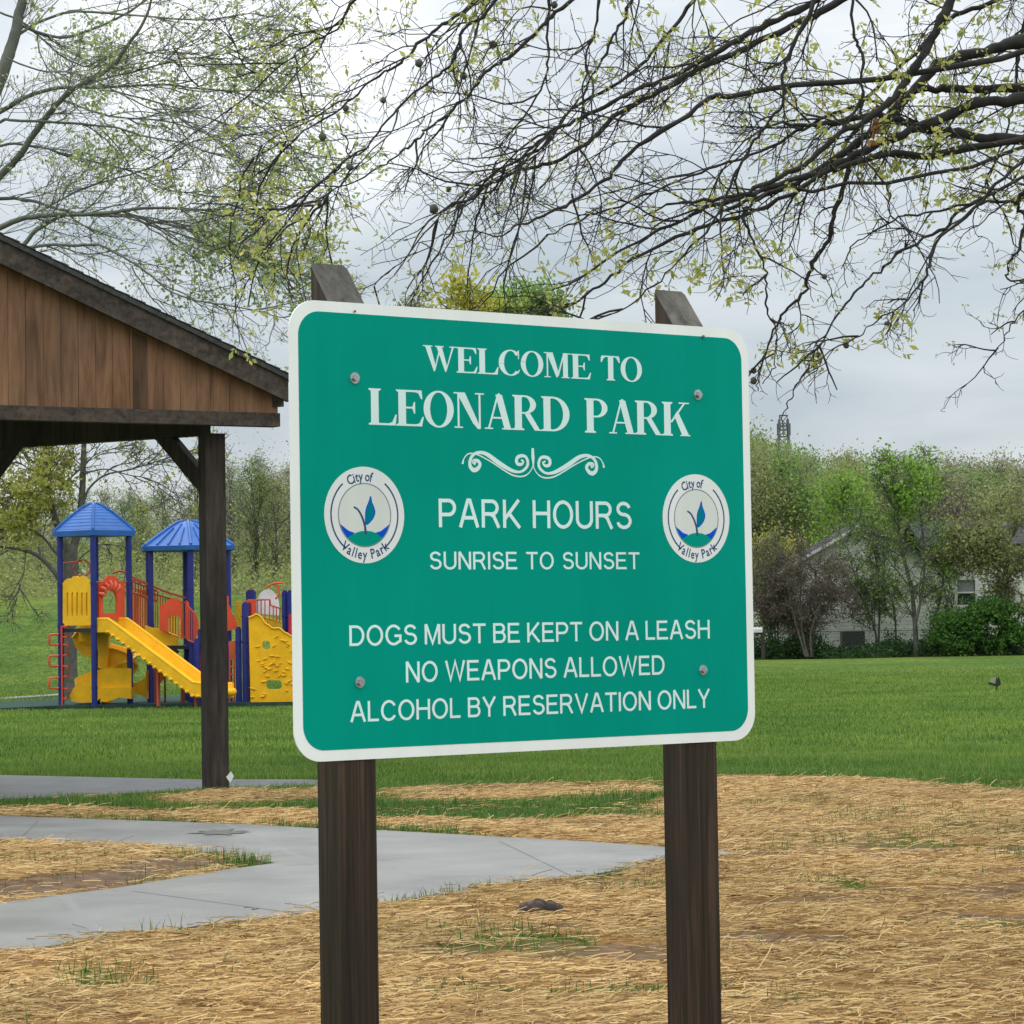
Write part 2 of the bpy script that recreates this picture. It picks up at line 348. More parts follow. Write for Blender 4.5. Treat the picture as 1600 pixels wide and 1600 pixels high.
# small clod in straw
UPV0 = np.array([0, 0, 1.0]); mb = MB(); c0 = G(840, 1432); nn = 14
th = np.linspace(0, math.pi/1.9, 7)
for k, (dx, dy, r) in enumerate([(0, 0, .055), (.05, .01, .045), (-.05, -.01, .04), (.085, .0, .03)]):
    r *= 1.0; dx *= 1.1
    V = []
    for t in th:
        for j in range(nn):
            a = 2*math.pi*j/nn; q = r*(1+.35*(rng.random()-.5)); V.append(c0+UPV0*.03+np.array([dx+q*math.sin(t)*math.cos(a)*1.2, dy+q*math.sin(t)*math.sin(a), .0+q*math.cos(t)*.9]))
    i = np.arange(6)[:, None]*nn; j = np.arange(nn)[None]
    mb.add(V, np.stack([i+j, i+(j+1) % nn, i+nn+(j+1) % nn, i+nn+j], -1).reshape(-1, 4))
o = mb.build('earth_clod', mat_simple('dark_earth', [(.3, (.02, .012, .01)), (.7, (.06, .04, .03))], 30), smooth=True)
tag(o, 'dark lump of earth lying in the straw between the two sign posts', 'clod')
# ------------------------------------------------------------------ straw strands
def scatter(n, x0, x1, y0, y1): return rng.uniform(x0, x1, n), rng.uniform(y0, y1, n)
def in_view(x, y, m=1.06): return np.abs(x) < (y*800/FPX*m+.3)
n = 620000; x, y = scatter(n, -4.6, 4.6, 7.5, 25.5)
k = in_view(x, y); x, y = x[k], y[k]
st, md, gr = masks(x, y); dp = sdist(x, y, PATHW); ds = sdist(x, y, SLABW)
clump = fbm(x*.6, y, .35, 3, 44)
den = st*(1-.985*md)*(1-.55*gr)*(.25+1.5*sstep(.35, .65, clump)); den = np.maximum(den, .045*(y < 24)*sstep(.4, .7, clump))
k = (rng.random(len(x)) < den) & (dp < -.015+rng.exponential(.05, len(x))*(rng.random(len(x)) < .30)) & (ds < 0)
x, y = x[k], y[k]; n = len(x)
L = rng.uniform(.035, .12, n)*np.where(rng.random(n) < .12, 1.9, 1); ang = np.where(rng.random(n) < .6, rng.normal(0, .5, n), rng.uniform(0, math.pi, n)); tilt = np.abs(rng.normal(0, .10, n)) + (rng.random(n) < .02)*rng.uniform(.2, .7, n)
d = np.stack([np.cos(ang)*np.cos(tilt), np.sin(ang)*np.cos(tilt), np.sin(tilt)], -1)
zb = relief(x, y)[0]; lift = rng.uniform(.0, .035, n)*(.3+clump[k])
zb = np.where(dp[k] > -.02, .024, zb); P0 = np.stack([x, y, zb+.006+lift], -1)
P = np.stack([P0, P0+d*L[:, None]*.5 + rng.normal(size=(n, 3))*.008*np.array([1, 1, .5]), P0+d*L[:, None]+np.array([0, 0, -1])*(L*.06)[:, None]], 1)
P[:, :, 2] = np.maximum(P[:, :, 2], zb[:, None]+.004)
wd = rng.uniform(.0011, .0025, n); sdv = np.stack([-np.sin(ang), np.cos(ang)*.6, np.full(n, .8)], -1); sdv = norm(sdv)*wd[:, None]
V = np.concatenate([P[:, :, None]+sdv[:, None, None], P[:, :, None]-sdv[:, None, None]], 2).reshape(-1, 3)
bs = (np.arange(n)*6)[:, None]; Fq = np.concatenate([bs+np.array([0, 1, 3, 2]), bs+np.array([2, 3, 5, 4])])
M_ST = mat_leaf('straw', [(.11, .058, .022), (.35, .205, .075), (.52, .335, .13), (.78, .58, .29), (.24, .135, .045), (.60, .42, .18)], .12, .55)
mb = MB(); mb.add(V, Fq); tag(mb.build('straw_mulch', M_ST), 'golden brown straw spread over the bare soil around the sign posts and path', 'straw', kind='stuff')
print('straw', n)
# ------------------------------------------------------------------ grass blades
def blades(x, y, h, w_, lean=.5):
    n = len(x); h = h*rng.uniform(.5, 1.3, n); a = rng.uniform(0, 2*math.pi, n); ln = rng.uniform(.1, lean, n)
    z0 = np.where(y < 33.9, 0, terrain(x, y)); z0 = np.where(y < 30, np.maximum(relief(x, y)[0], -.01), z0)
    B = np.stack([x, y, z0], -1); s = np.stack([np.cos(a), np.sin(a), 0*a], -1)*(w_*.5)
    dr = np.stack([-np.sin(a)*ln, np.cos(a)*ln, np.ones(n)], -1)*np.asarray(h)[:, None]
    V = np.stack([B-s, B+s, B+dr*.6+s*.6, B+dr+dr*np.array([.4, .4, -.1]), B+dr*.6-s*.6], 1).reshape(-1, 3)
    b = (np.arange(n)*5)[:, None]; return V, [b+np.array([0, 1, 2, 4]), b+np.array([4, 2, 3])]
mb = MB()
x, y = scatter(620000, -6, 6, 9, 30); k = in_view(x, y); x, y = x[k], y[k]
st, md, gr = masks(x, y); den = np.clip((1-st)*1.0*np.clip((y-9)/8, .5, 1) + gr*.16 + .008, 0, 1)
k = (rng.random(len(x)) < den) & (sdist(x, y, PATHW) < -.02) & (sdist(x, y, SLABW) < -.02); x, y = x[k], y[k]
hh = .035+.05*fbm(x, y, .8, 3, 77)**2*2
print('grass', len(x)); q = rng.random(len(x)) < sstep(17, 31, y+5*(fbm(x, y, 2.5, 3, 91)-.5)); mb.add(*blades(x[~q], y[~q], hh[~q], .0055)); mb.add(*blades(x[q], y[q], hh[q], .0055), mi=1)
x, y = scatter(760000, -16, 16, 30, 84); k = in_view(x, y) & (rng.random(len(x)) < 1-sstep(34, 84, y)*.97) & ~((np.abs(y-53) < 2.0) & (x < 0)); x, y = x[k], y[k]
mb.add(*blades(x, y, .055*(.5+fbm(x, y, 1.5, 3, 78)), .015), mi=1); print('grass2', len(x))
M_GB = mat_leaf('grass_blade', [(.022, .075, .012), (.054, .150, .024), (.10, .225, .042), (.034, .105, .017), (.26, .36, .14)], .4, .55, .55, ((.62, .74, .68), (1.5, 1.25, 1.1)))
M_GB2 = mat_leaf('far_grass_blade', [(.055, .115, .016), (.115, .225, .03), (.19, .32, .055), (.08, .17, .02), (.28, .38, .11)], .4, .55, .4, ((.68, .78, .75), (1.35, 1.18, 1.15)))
tag(mb.build('grass', [M_GB, M_GB2]), 'short wet green grass of the park lawn', 'grass', kind='stuff')
# ------------------------------------------------------------------ floor slab
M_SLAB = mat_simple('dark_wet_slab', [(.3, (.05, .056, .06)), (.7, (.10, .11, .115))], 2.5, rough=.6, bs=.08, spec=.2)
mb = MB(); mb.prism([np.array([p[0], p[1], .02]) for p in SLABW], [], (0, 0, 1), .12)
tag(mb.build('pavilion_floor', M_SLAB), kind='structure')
# ================================================================== SIGN
SX, SY, SZ, SYAW = 0.0497, 5.907, 0.0, rad(37.46)
sdx = np.array([math.cos(SYAW), math.sin(SYAW), 0]); sdn = np.array([math.sin(SYAW), -math.cos(SYAW), 0]); UPV = np.array([0, 0, 1.0])
SC = np.array([SX, SY, 1.4+0.1920])          # centre of the panel face
def SP(s, t, off=0.0): return SC + s*sdx + t*UPV + off*sdn
sign = empty('park_sign', (SC[0], SC[1], 0), 'large green rules board with white border and white lettering on two dark wooden posts', 'sign')
# green sheeting
def mat_sheet(name, c, rough=.35, var=.03):
    m, nt, b = new_mat(name); v = coords(nt, 'Object', (2.5, 2.5, .22)); f = noise(nt, v, 9, 5)
    rough = .5
    f2 = noise(nt, coords(nt, 'Object', (1, 1, 1)), 1.5, 3)
    col = mix(nt, 1.0, ramp(nt, f, [(.3, sc(c, 1-var)), (.7, sc(c, 1+var))]), ramp(nt, f2, [(.35, (.93, .93, .93)), (.65, (1.06, 1.06, 1.06))]), 'MULTIPLY')
    nt.links.new(col, b.inputs['Base Color']); b.inputs['Roughness'].default_value = rough; b.inputs['Specular IOR Level'].default_value = .04; return m
M_GREEN = mat_sheet('green_sheeting', (.0, .308, .240)); M_WHITE = mat_sheet('white_sheeting', (.90, .915, .93)); M_LET = mat_sheet('white_lettering', (.74, .90, .92))
def rrect(hw, hh, r, off, cx=0, cy=0, n=14):
    P = []
    for (sx, sy, a0) in ((1, 1, 0), (-1, 1, 90), (-1, -1, 180), (1, -1, 270)):
        for k in range(n+1):
            a = rad(a0+90*k/n); P.append(SP(cx+sx*(hw-r)+r*math.cos(a), cy+sy*(hh-r)+r*math.sin(a), off))
    return P
mb = MB(); mb.prism(rrect(.6096, .4572, .062, 0), [], sdn, .0032); panel = mb.build('panel', M_WHITE, sign)
mb = MB(); mb.prism(rrect(.5885, .4355, .05, .0005), [], sdn, .0004); mb.build('green_field', M_GREEN, panel)
# ---- strokes
def stroke(P, w):
    """flat ribbon following P with half widths w; mitred"""
    P = np.asarray(P, float); w = np.full(len(P), w) if np.isscalar(w) else np.asarray(w)
    kp = np.r_[True, np.linalg.norm(np.diff(P, axis=0), axis=1) > 1e-5]; P = P[kp]; w = w[kp]; K = len(P)
    t = norm(np.diff(P, axis=0)); nr = np.stack([-t[:, 1], t[:, 0]], 1)
    m = np.empty((K, 2)); m[0] = nr[0]; m[-1] = nr[-1]
    if K > 2:
        q = norm(nr[1:]+nr[:-1]); m[1:-1] = q/np.maximum((q*nr[1:]).sum(1), .45)[:, None]
    a = P+m*w[:, None]; b = P-m*w[:, None]; i = np.arange(K-1)
    return np.r_[a, b], np.stack([i, i+K, i+K+1, i+1], 1)
def arc(cx, cy, rx, ry, a0, a1, n=18): return [(cx+rx*math.cos(rad(a0+(a1-a0)*k/n)), cy+ry*math.sin(rad(a0+(a1-a0)*k/n))) for k in range(n+1)]
HH = .064
def sans(ch):
    e = 1-HH; b = HH
    if ch == 'A': return .80, [[(.05, 0), (.37, 1)], [(.75, 0), (.43, 1)], [(.17, .34), (.63, .34)], [(.36, .965), (.44, .965)]]
    if ch == 'B': return .70, [[(b, 0), (b, 1)], [(b, e), (.40, e)]+arc(.40, .735, .20, .20, 90, -90)+[(b, .535)], [(.42, .535)]+arc(.42, .30, .215, .235, 90, -90)+[(b, b)]]
    if ch == 'C': return .82, [arc(.43, .5, .36, .45, 32, 328, 30)]
    if ch == 'D': return .78, [[(b, 0), (b, 1)], [(b, e), (.34, e)]+arc(.34, .5, .37, .435, 90, -90, 24)+[(b, b)]]
    if ch == 'E': return .68, [[(b, 0), (b, 1)], [(b, e), (.64, e)], [(b, .52), (.60, .52)], [(b, b), (.67, b)]]
    if ch == 'G': return .86, [arc(.44, .5, .37, .45, 35, 310, 30)+[(.79, .20), (.79, .46), (.48, .46)]]
    if ch == 'H': return .74, [[(b, 0), (b, 1)], [(.74-b, 0), (.74-b, 1)], [(b, .53), (.74-b, .53)]]
    if ch == 'I': return .13, [[(b, 0), (b, 1)]]
    if ch == 'K': return .74, [[(b, 0), (b, 1)], [(b, .30), (.66, 1)], [(.25, .52), (.69, 0)]]
    if ch == 'L': return .58, [[(b, 0), (b, 1)], [(b, b), (.58, b)]]
    if ch == 'M': return .84, [[(b, 0), (b, 1)], [(.84-b, 0), (.84-b, 1)], [(b+.02, 1), (.42, .06), (.82-b, 1)]]
    if ch == 'N': return .74, [[(b, 0), (b, 1)], [(.74-b, 0), (.74-b, 1)], [(b, 1), (.74-b, 0)]]
    if ch == 'O': return .86, [arc(.43, .5, .365, .45, 0, 360, 40)]
    if ch == 'P': return .70, [[(b, 0), (b, 1)], [(b, e), (.40, e)]+arc(.40, .69, .235, .245, 90, -90)+[(b, .445)]]
    if ch == 'R': return .76, [[(b, 0), (b, 1)], [(b, e), (.42, e)]+arc(.42, .71, .22, .225, 90, -90)+[(b, .485)], [(.36, .485), (.50, .40), (.70, 0)]]
    if ch == 'S': return .70, [arc(.35, .735, .25, .205, 12, 262, 22)+arc(.36, .295, .275, .235, 82, -168, 24)]
    if ch == 'T': return .70, [[(.35, 0), (.35, 1)], [(0, e), (.70, e)]]
    if ch == 'U': return .74, [[(b, 1), (b, .34)]+arc(.37, .34, .305, .285, 180, 360, 22)+[(.74-b, 1)]]
    if ch == 'V': return .78, [[(.05, 1), (.39, .05), (.73, 1)]]
    if ch == 'W': return 1.08, [[(.05, 1), (.29, .06), (.54, .95), (.79, .06), (1.03, 1)]]
    if ch == 'Y': return .76, [[(.05, 1), (.38, .44), (.71, 1)], [(.38, 0), (.38, .46)]]
def serif(ch):
    """bold roman capitals: list of polygons (x,y)"""
    R = lambda x0, x1, y0, y1: [(x0, y0), (x1, y0), (x1, y1), (x0, y1)]
    def st(x, w_=.225, top=1, bot=1, l=.07, r=.07):
        o = [R(x, x+w_, 0, 1)]
        if bot: o += [[(x-l, 0), (x+w_+r, 0), (x+w_+r, .035), (x+w_, .07), (x, .07), (x-l, .035)]]
        if top: o += [[(x-l, 1), (x-l, .965), (x, .93), (x+w_, .93), (x+w_+r, .965), (x+w_+r, 1)]]
        return o
    def ring(cx, cy, rx, ry, tx, ty, a0=0, a1=360, n=40):
        a = [rad(a0+(a1-a0)*k/n) for k in range(n+1)]
        O = [(cx+rx*math.cos(t), cy+ry*math.sin(t)) for t in a]; I = [(cx+(rx-tx)*math.cos(t), cy+(ry-ty)*math.sin(t)) for t in a]
        return [[O[k], O[k+1], I[k+1], I[k]] for k in range(n)]
    dg = lambda x0, y0, x1, y1, w_: [[(x0-w_/2, y0), (x0+w_/2, y0), (x1+w_/2, y1), (x1-w_/2, y1)]]
    sf = lambda x, w_, y: [R(x-w_/2, x+w_/2, y, y+.04)]
    if ch == 'L': return .84, st(.08) + [[(.28, 0), (.80, 0), (.84, .30), (.80, .30), (.70, .09), (.60, .055), (.28, .055)]]
    if ch == 'E': return .84, st(.08) + [[(.28, 0), (.78, 0), (.84, .27), (.80, .27), (.70, .08), (.60, .055), (.28, .055)], [(.28, 1), (.78, 1), (.80, .76), (.76, .76), (.68, .92), (.58, .945), (.28, .945)],
                       R(.28, .50, .485, .535), [(.50, .485), (.54, .35), (.58, .35), (.58, .67), (.54, .67), (.50, .535)]]
    if ch == 'T': return .86, st(.33, top=0) + [R(.06, .80, .945, 1), [(.02, .73), (.06, .73), (.14, .88), (.22, .945), (.06, .945), (.03, .945)], [(.84, .73), (.80, .73), (.72, .88), (.64, .945), (.80, .945), (.83, .945)]]
    if ch == 'O': return .96, ring(.48, .5, .46, .515, .20, .05)
    if ch == 'C': return .90, ring(.50, .5, .48, .515, .215, .05, 38, 318) + [[(.80, .66), (.84, .66), (.84, 1), (.80, 1), (.775, .93), (.80, .80)], [(.82, .14), (.87, .20), (.85, .26), (.80, .17)]]
    if ch == 'D': return .94, st(.07) + ring(.36, .5, .55, .5, .21, .055, -90, 90, 26) + [R(.27, .36, 0, .055), R(.27, .36, .945, 1)]
    if ch == 'P': return .80, st(.07) + ring(.38, .725, .38, .275, .19, .05, -90, 90, 22) + [R(.27, .38, .45, .50), R(.27, .38, .95, 1)]
    if ch == 'R': return .95, st(.07) + ring(.38, .735, .37, .265, .19, .05, -90, 90, 22) + [R(.27, .38, .47, .52), R(.27, .38, .95, 1), [(.36, .50), (.55, .50), (.86, .035), (.95, .035), (.95, 0), (.70, 0)]]
    if ch == 'K': return .97, st(.07) + [[(.27, .40), (.35, .40), (.80, .96), (.73, .96)], [(.42, .60), (.54, .75), (.92, .035), (.97, .035), (.97, 0), (.62, 0), (.62, .035), (.68, .035)]] + [R(.58, .94, .96, 1)]
    if ch == 'A': return .94, dg(.16, .02, .46, 1, .06) + dg(.75, .02, .48, .98, .21) + [R(.26, .66, .30, .35)] + sf(.16, .26, 0) + sf(.76, .38, 0) + [[(.42, .93), (.56, .93), (.51, 1.02), (.46, 1.02)]]
    if ch == 'N': return .96, dg(.155, .0, .155, 1, .06) + dg(.81, 0, .81, 1, .06) + [[(.10, 1), (.36, 1), (.84, .0), (.76, -.02), (.60, .14)]] + sf(.155, .26, 0) + sf(.81, .28, .96) + sf(.16, .30, .96)
    if ch == 'M': return 1.14, dg(.155, .0, .155, 1, .06) + [[(.12, 1), (.38, 1), (.62, .20), (.53, .0)], [(.53, 0), (.62, .08), (.88, 1), (.82, 1)], R(.80, 1.0, 0, 1)] + sf(.155, .26, 0) + sf(.90, .34, 0) + sf(.18, .34, .96) + sf(.97, .30, .96)
    if ch == 'W': return 1.30, [[(.08, 1), (.29, 1), (.49, .22), (.42, -.01)], [(.42, -.01), (.47, .04), (.70, .95), (.64, .95)], [(.52, 1), (.73, 1), (.93, .22), (.86, -.01)], [(.86, -.01), (.90, .02), (1.20, .97), (1.13, .97)]] + sf(.19, .36, .96) + sf(.64, .34, .96) + sf(1.165, .26, .96)
def write(text, fn, s0, s1, base, cap, name, gap=.16, space=.42, ht=.064):
    x = 0; items = []
    for ch in text:
        if ch == ' ': x += space; continue
        wd_, g = fn(ch); items.append((x, g)); x += wd_+gap
    tot = x-gap; k = (s1-s0)/tot; mb = MB(); lay = 0
    for x0, g in items:
        for st_ in g:
            lay = (lay+1) % 40; off = .00075+lay*.000012
            if fn is sans: V, Fq = stroke(st_, ht)
            else: V, Fq = np.array(st_), np.array([list(range(len(st_)))])
            if fn is not sans and len(st_) > 4:
                Fq = np.array([list(t) for t in tessellate_polygon([[Vector((a, b, 0)) for a, b in st_]])])
            mb.add([SP(s0+(x0+a)*k, base+b*cap, off) for a, b in V], Fq)
    return mb.build(name, M_LET, panel)
write('WELCOME TO', serif, -.286, .299, .3275, .053, 'lettering', gap=-.01, space=.40)
write('LEONARD PARK', serif, -.423, .433, .2135, .0735, 'lettering', gap=-.03, space=.50)
write('PARK HOURS', sans, -.252, .261, .0085, .0585, 'lettering', gap=.115, space=.38)
write('SUNRISE TO SUNSET', sans, -.277, .281, -.078, .0365, 'lettering', gap=.12, space=.42)
write('DOGS MUST BE KEPT ON A LEASH', sans, -.4765, .479, -.2305, .041, 'lettering', gap=.11, space=.30)
write('NO WEAPONS ALLOWED', sans, -.34, .347, -.3065, .042, 'lettering', gap=.11, space=.30)
write('ALCOHOL BY RESERVATION ONLY', sans, -.4765, .476, -.382, .041, 'lettering', gap=.11, space=.30)
# ---- flourish: pixels of the scroll (in a 1600x492 close view) mapped to the panel
def fl(x, y):
    p = RP(700+x/6.154, 680+y/6.154, SC, sdn); return (np.dot(p-SC, sdx), p[2]-SC[2])
mb = MB(); lay = 0
def spline(P, n=6):
    P = np.asarray(P, float); Q = np.r_[[2*P[0]-P[1]], P, [2*P[-1]-P[-2]]]; o = []
    for i in range(1, len(Q)-2):
        for k in range(n):
            t = k/n; a, b, c_, d_ = Q[i-1], Q[i], Q[i+1], Q[i+2]
            o.append(.5*((2*b)+(-a+c_)*t+(2*a-5*b+4*c_-d_)*t*t+(-a+3*b-3*c_+d_)*t**3))
    return np.array(o+[P[-1]])
SCR = [
 [(262, 290, 14), (240, 268, 14), (252, 255, 15), (285, 258, 16), (305, 290, 17), (285, 330, 19), (248, 348, 20), (215, 320, 19), (208, 270, 17), (228, 215, 15), (270, 183, 14), (325, 178, 16), (385, 200, 20), (470, 262, 22), (560, 318, 19), (630, 350, 15), (690, 355, 11), (735, 330, 13), (762, 290, 15), (762, 245, 15), (742, 208, 14), (705, 200, 15), (668, 215, 17), (655, 250, 17), (670, 280, 16), (705, 282, 13), (722, 255, 10), (700, 240, 8)],
 [(138, 290, 12), (140, 275, 11), (150, 240, 6), (180, 200, 6), (220, 187, 6), (270, 195, 6), (330, 220, 6), (430, 275, 6), (540, 345, 7), (620, 388, 7), (700, 400, 7), (760, 378, 6), (800, 330, 5), (815, 290, 6)],
 [(812, 125, 14), (812, 170, 16), (814, 215, 18), (816, 255, 13), (818, 300, 6)]]
for s_ in SCR[:]:
    for mir in ((0, 1) if s_ is not SCR[2] else (0,)):
        Q = spline([(a if not mir else 1634-a, b+(a-815 if not mir else 815-a)*0-((815-a)*.02 if not mir else -(815-a)*.022) + (0 if not mir else 8), c_) for a, b, c_ in s_])
        pts = np.array([fl(a, b) for a, b, _ in Q]); V, Fq = stroke(pts, Q[:, 2]/6.154*.00165*.85)
        lay += 1; mb.add([SP(a, b, .0008+lay*.00005) for a, b in V], Fq)
mb.build('scroll_ornament', M_LET, panel)
# ---- seals
M_INK = mat_sheet('navy_ink', (.05, .09, .20)); M_BLUE = mat_sheet('blue_ink', (.005, .09, .62)); M_TEAL = mat_sheet('teal_ink', (.0, .20, .30)); M_GREY = mat_sheet('grey_ink', (.25, .28, .30)); M_SW = mat_sheet('seal_white', (.80, .82, .84)); M_DISC = mat_sheet('seal_disc', (.70, .73, .72))
def text_mesh(ch):
    cu = bpy.data.curves.new('t', 'FONT'); cu.body = ch; cu.size = 1; cu.align_x = 'CENTER'; cu.resolution_u = 2; cu.offset = .018
    ob = bpy.data.objects.new('t', cu); COL.objects.link(ob); dg_ = bpy.context.evaluated_depsgraph_get(); me = bpy.data.meshes.new_from_object(ob.evaluated_get(dg_))
    V = np.array([v.co[:2] for v in me.vertices]) if len(me.vertices) else np.zeros((0, 2)); Fc = [tuple(p.vertices) for p in me.polygons]
    bpy.data.objects.remove(ob); bpy.data.curves.remove(cu); bpy.data.meshes.remove(me); return V, Fc
def seal(cs, ct):
    r = .097; q = lambda x, y, o: SP(cs+x*r, ct+y*r, o)
    circ = lambda R_, a0=0, a1=360, n=64, sx=1: [(R_*math.cos(rad(a0+(a1-a0)*k/n))*sx, R_*math.sin(rad(a0+(a1-a0)*k/n))) for k in range(n+(a1-a0 != 360))]
    root = MB(); root.prism([q(x, y, .0011) for x, y in circ(1, n=72)], [], sdn, .0005); ro = root.build('seal', M_SW, sign)
    def flat(poly, o, mat, name):
        m_ = MB(); tr = np.array([list(t) for t in tessellate_polygon([[Vector((x, y, 0)) for x, y in poly]])]); m_.add([q(x, y, o) for x, y in poly], tr); return m_.build(name, mat, None)
    # one emblem mesh with several inks keeps the depth at thing > part > sub-part
    inks = [M_DISC, M_GREY, M_INK, M_BLUE, M_GREEN, M_TEAL]; e = MB()
    def fl_(poly, o, mi):
        tr = np.array([list(t) for t in tessellate_polygon([[Vector((x, y, 0)) for x, y in poly]])]); e.add([q(x, y, o) for x, y in poly], tr, mi)
    def sk(P, w_, o, mi): V, Fq = stroke(P, w_); e.add([q(x, y, o) for x, y in V], Fq, mi)
    fl_(circ(.645), .00125, 0); sk(circ(.655, 0, 359.9, 60), .012, .0014, 1)
    sk(circ(.835, 130, 236, 30), .018, .0013, 2); sk(circ(.835, -56, 52, 30), .018, .0013, 2)
    # hills
    R_ = .645
    bl = [(R_*math.cos(rad(a)), R_*math.sin(rad(a))) for a in range(197, 232, 3)]; fl_(bl + [(-.25, -.37), (-.40, -.33)], .00135, 3)
    br = [(R_*math.cos(rad(a)), R_*math.sin(rad(a))) for a in range(-17, -52, -3)]; fl_(br + [(.25, -.37), (.40, -.33)], .00135, 3)
    hill = [(x, -.34-.30*(x/.5)**2*.9) for x in np.linspace(-.47, .47, 15)]
    low = [(R_*math.cos(rad(a)), R_*math.sin(rad(a))) for a in np.linspace(-45, -135, 24)]
    fl_([(-.20, -.36), (-.1, -.335), (.03, -.325), (.15, -.335), (.28, -.37), (.36, -.42), (.44, -.47)] + low[0:] + [(-.44, -.47), (-.34, -.42)], .00142, 4)
    # sprout
    leaf = spline([(.02, -.20), (.02, .0), (.05, .15), (.11, .27), (.155, .38), (.175, .28), (.23, .16), (.255, .06), (.22, -.04), (.14, -.13), (.05, -.20)], 5)
    fl_([tuple(p) for p in leaf], .0015, 5); sk(leaf, .012, .00158, 3)
    V = spline([(-.27, .165), (-.17, .11), (-.09, 0), (-.04, -.10), (0, -.22), (.015, -.34), (.02, -.40)], 5); sk(V, np.linspace(.018, .03, len(V)), .00165, 2)
    e.build('emblem', inks, ro)
    tx = MB()
    def curve_text(txt, rr, mid, step, size, inward):
        adv = {'i': .62, 't': .75, 'f': .65, 'l': .60, ' ': .55, 'C': 1.25, 'V': 1.15, 'P': 1.1, 'r': .8}
        ws = [adv.get(c_, 1.0)*step for c_ in txt]; tot = sum(ws); a = -tot/2
        for c_, w_ in zip(txt, ws):
            am = a+w_/2; a += w_
            if c_ == ' ': continue
            V, Fc = text_mesh(c_); th = rad(mid - am) if not inward else rad(mid + am)
            rt = th-math.pi/2 if not inward else th+math.pi/2
            for f_ in Fc:
                P_ = []
                for vi in f_:
                    x, y = V[vi]; x *= size*.80; y *= size
                    P_.append(q(rr*math.cos(th)+x*math.cos(rt)-y*math.sin(rt), rr*math.sin(th)+x*math.sin(rt)+y*math.cos(rt), .0013))
                tx.add(P_, np.array([list(range(len(P_)))]))
    curve_text('City of', 0.705, 98, 7.9, .29, False); curve_text('Valley Park', .915, 270, 8.6, .29, True)
    tx.build('seal_text', M_INK, ro)
seal(-.4357, .0313); seal(.4460, .0333)
# ---- bolts
M_ZINC = mat_simple('zinc', [(.3, (.35, .36, .38)), (.7, (.6, .61, .63))], 80, rough=.4, bs=0); M_ZINC.node_tree.nodes['Principled BSDF'].inputs['Metallic'].default_value = .8
M_HEAD = mat_plain('dark_bolt', (.10, .11, .12))
for (s_, t_, r) in ((-.455, .306, .0085), (.457, .306, .0085), (-.453, -.303, .0085), (.457, -.299, .0085), (-.454, .440, .003), (.474, .435, .004)):
    b = MB(); a6 = [rad(60*k+12) for k in range(6)]
    if r > .005: b.prism([SP(s_+r*1.35*math.cos(rad(t)), t_+r*1.35*math.sin(rad(t)), .0022) for t in range(0, 360, 20)], [], sdn, .0015)
    b.prism([SP(s_+r*.85*math.cos(t), t_+r*.85*math.sin(t), .0022+r*.8) for t in a6], [], sdn, r*.8)
    b.build('bolt', M_ZINC if r > .005 else M_HEAD, panel)
# ---- posts
M_POST = mat_wood('stained_post', [(.010, .007, .005), (.042, .026, .018), (.115, .066, .045)], (60, 60, 1.6), .5)
M_PTOP = mat_wood('weathered_end', [(.05, .048, .042), (.11, .105, .092), (.17, .16, .14)], (40, 40, 12), .85)
hw = .0445
for s_ in (-.4545, .457):
    b = MB(); zt_b, zt_f = SC[2]+.546, SC[2]+.430; fr = -.0034; bk = fr-.089
    c4 = [(s_-hw, fr), (s_+hw, fr), (s_+hw, bk), (s_-hw, bk)]
    ch = .006; ring2 = []
    for (x0, o0), (dx, do) in zip(c4, ((1, -1), (-1, -1), (-1, 1), (1, 1))):
        a_ = (x0+dx*0, o0+do*ch); b_ = (x0+dx*ch, o0+do*0)
        ring2 += ([a_, b_] if (dx*do < 0) else [b_, a_])
    K = 30; lv = []
    for k in range(K+1):
        for (x_, o_) in ring2:
            zt = zt_f + (zt_b-zt_f)*((fr-o_)/.089); z_ = -.3 + (zt+.3)*k/K
            p = SC + x_*sdx + o_*sdn; lv.append([p[0], p[1], z_])
    i = np.arange(K)[:, None]*8; j = np.arange(8)[None]
    b.add(lv, [np.stack([i+j, i+(j+1) % 8, i+8+(j+1) % 8, i+8+j], -1).reshape(-1, 4)])
    b.add(np.array(lv)[-8:], np.array([list(range(8))]), 1)
    b.build('post', [M_POST, M_PTOP], sign)
# ================================================================== PAVILION
YP_ = 24.3
pa = rad(34-2.2); pd = np.array([math.cos(pa), math.sin(pa), 0]); pn = np.array([math.sin(pa), -math.cos(pa), 0])
pb = rad(33); pv = np.array([-math.cos(pb), math.sin(pb), 0])      # direction of the side frame, receding to the left
PB = G(337, 1236); PB[2] = 0
pav = empty('picnic_pavilion', PB, 'brown timber picnic pavilion with shingled gable roof at the left edge', 'pavilion')
M_BOARD = mat_wood('gable_boards', [(.085, .042, .023), (.205, .112, .062), (.32, .18, .10)], (9, 9, 1.1), .8)
M_TRIM = mat_wood('dark_trim', [(.03, .024, .020), (.07, .056, .046), (.11, .09, .073)], (18, 18, 18), .8)
M_BEAM = mat_wood('dark_beam', [(.018, .015, .013), (.045, .036, .030), (.08, .064, .052)], (20, 20, 2), .8)
M_SHIN = mat_simple('roof_shingles', [(.3, (.025, .028, .028)), (.7, (.075, .08, .078))], 25, rough=.95, bs=.5, bd=.01)
PS = .1825
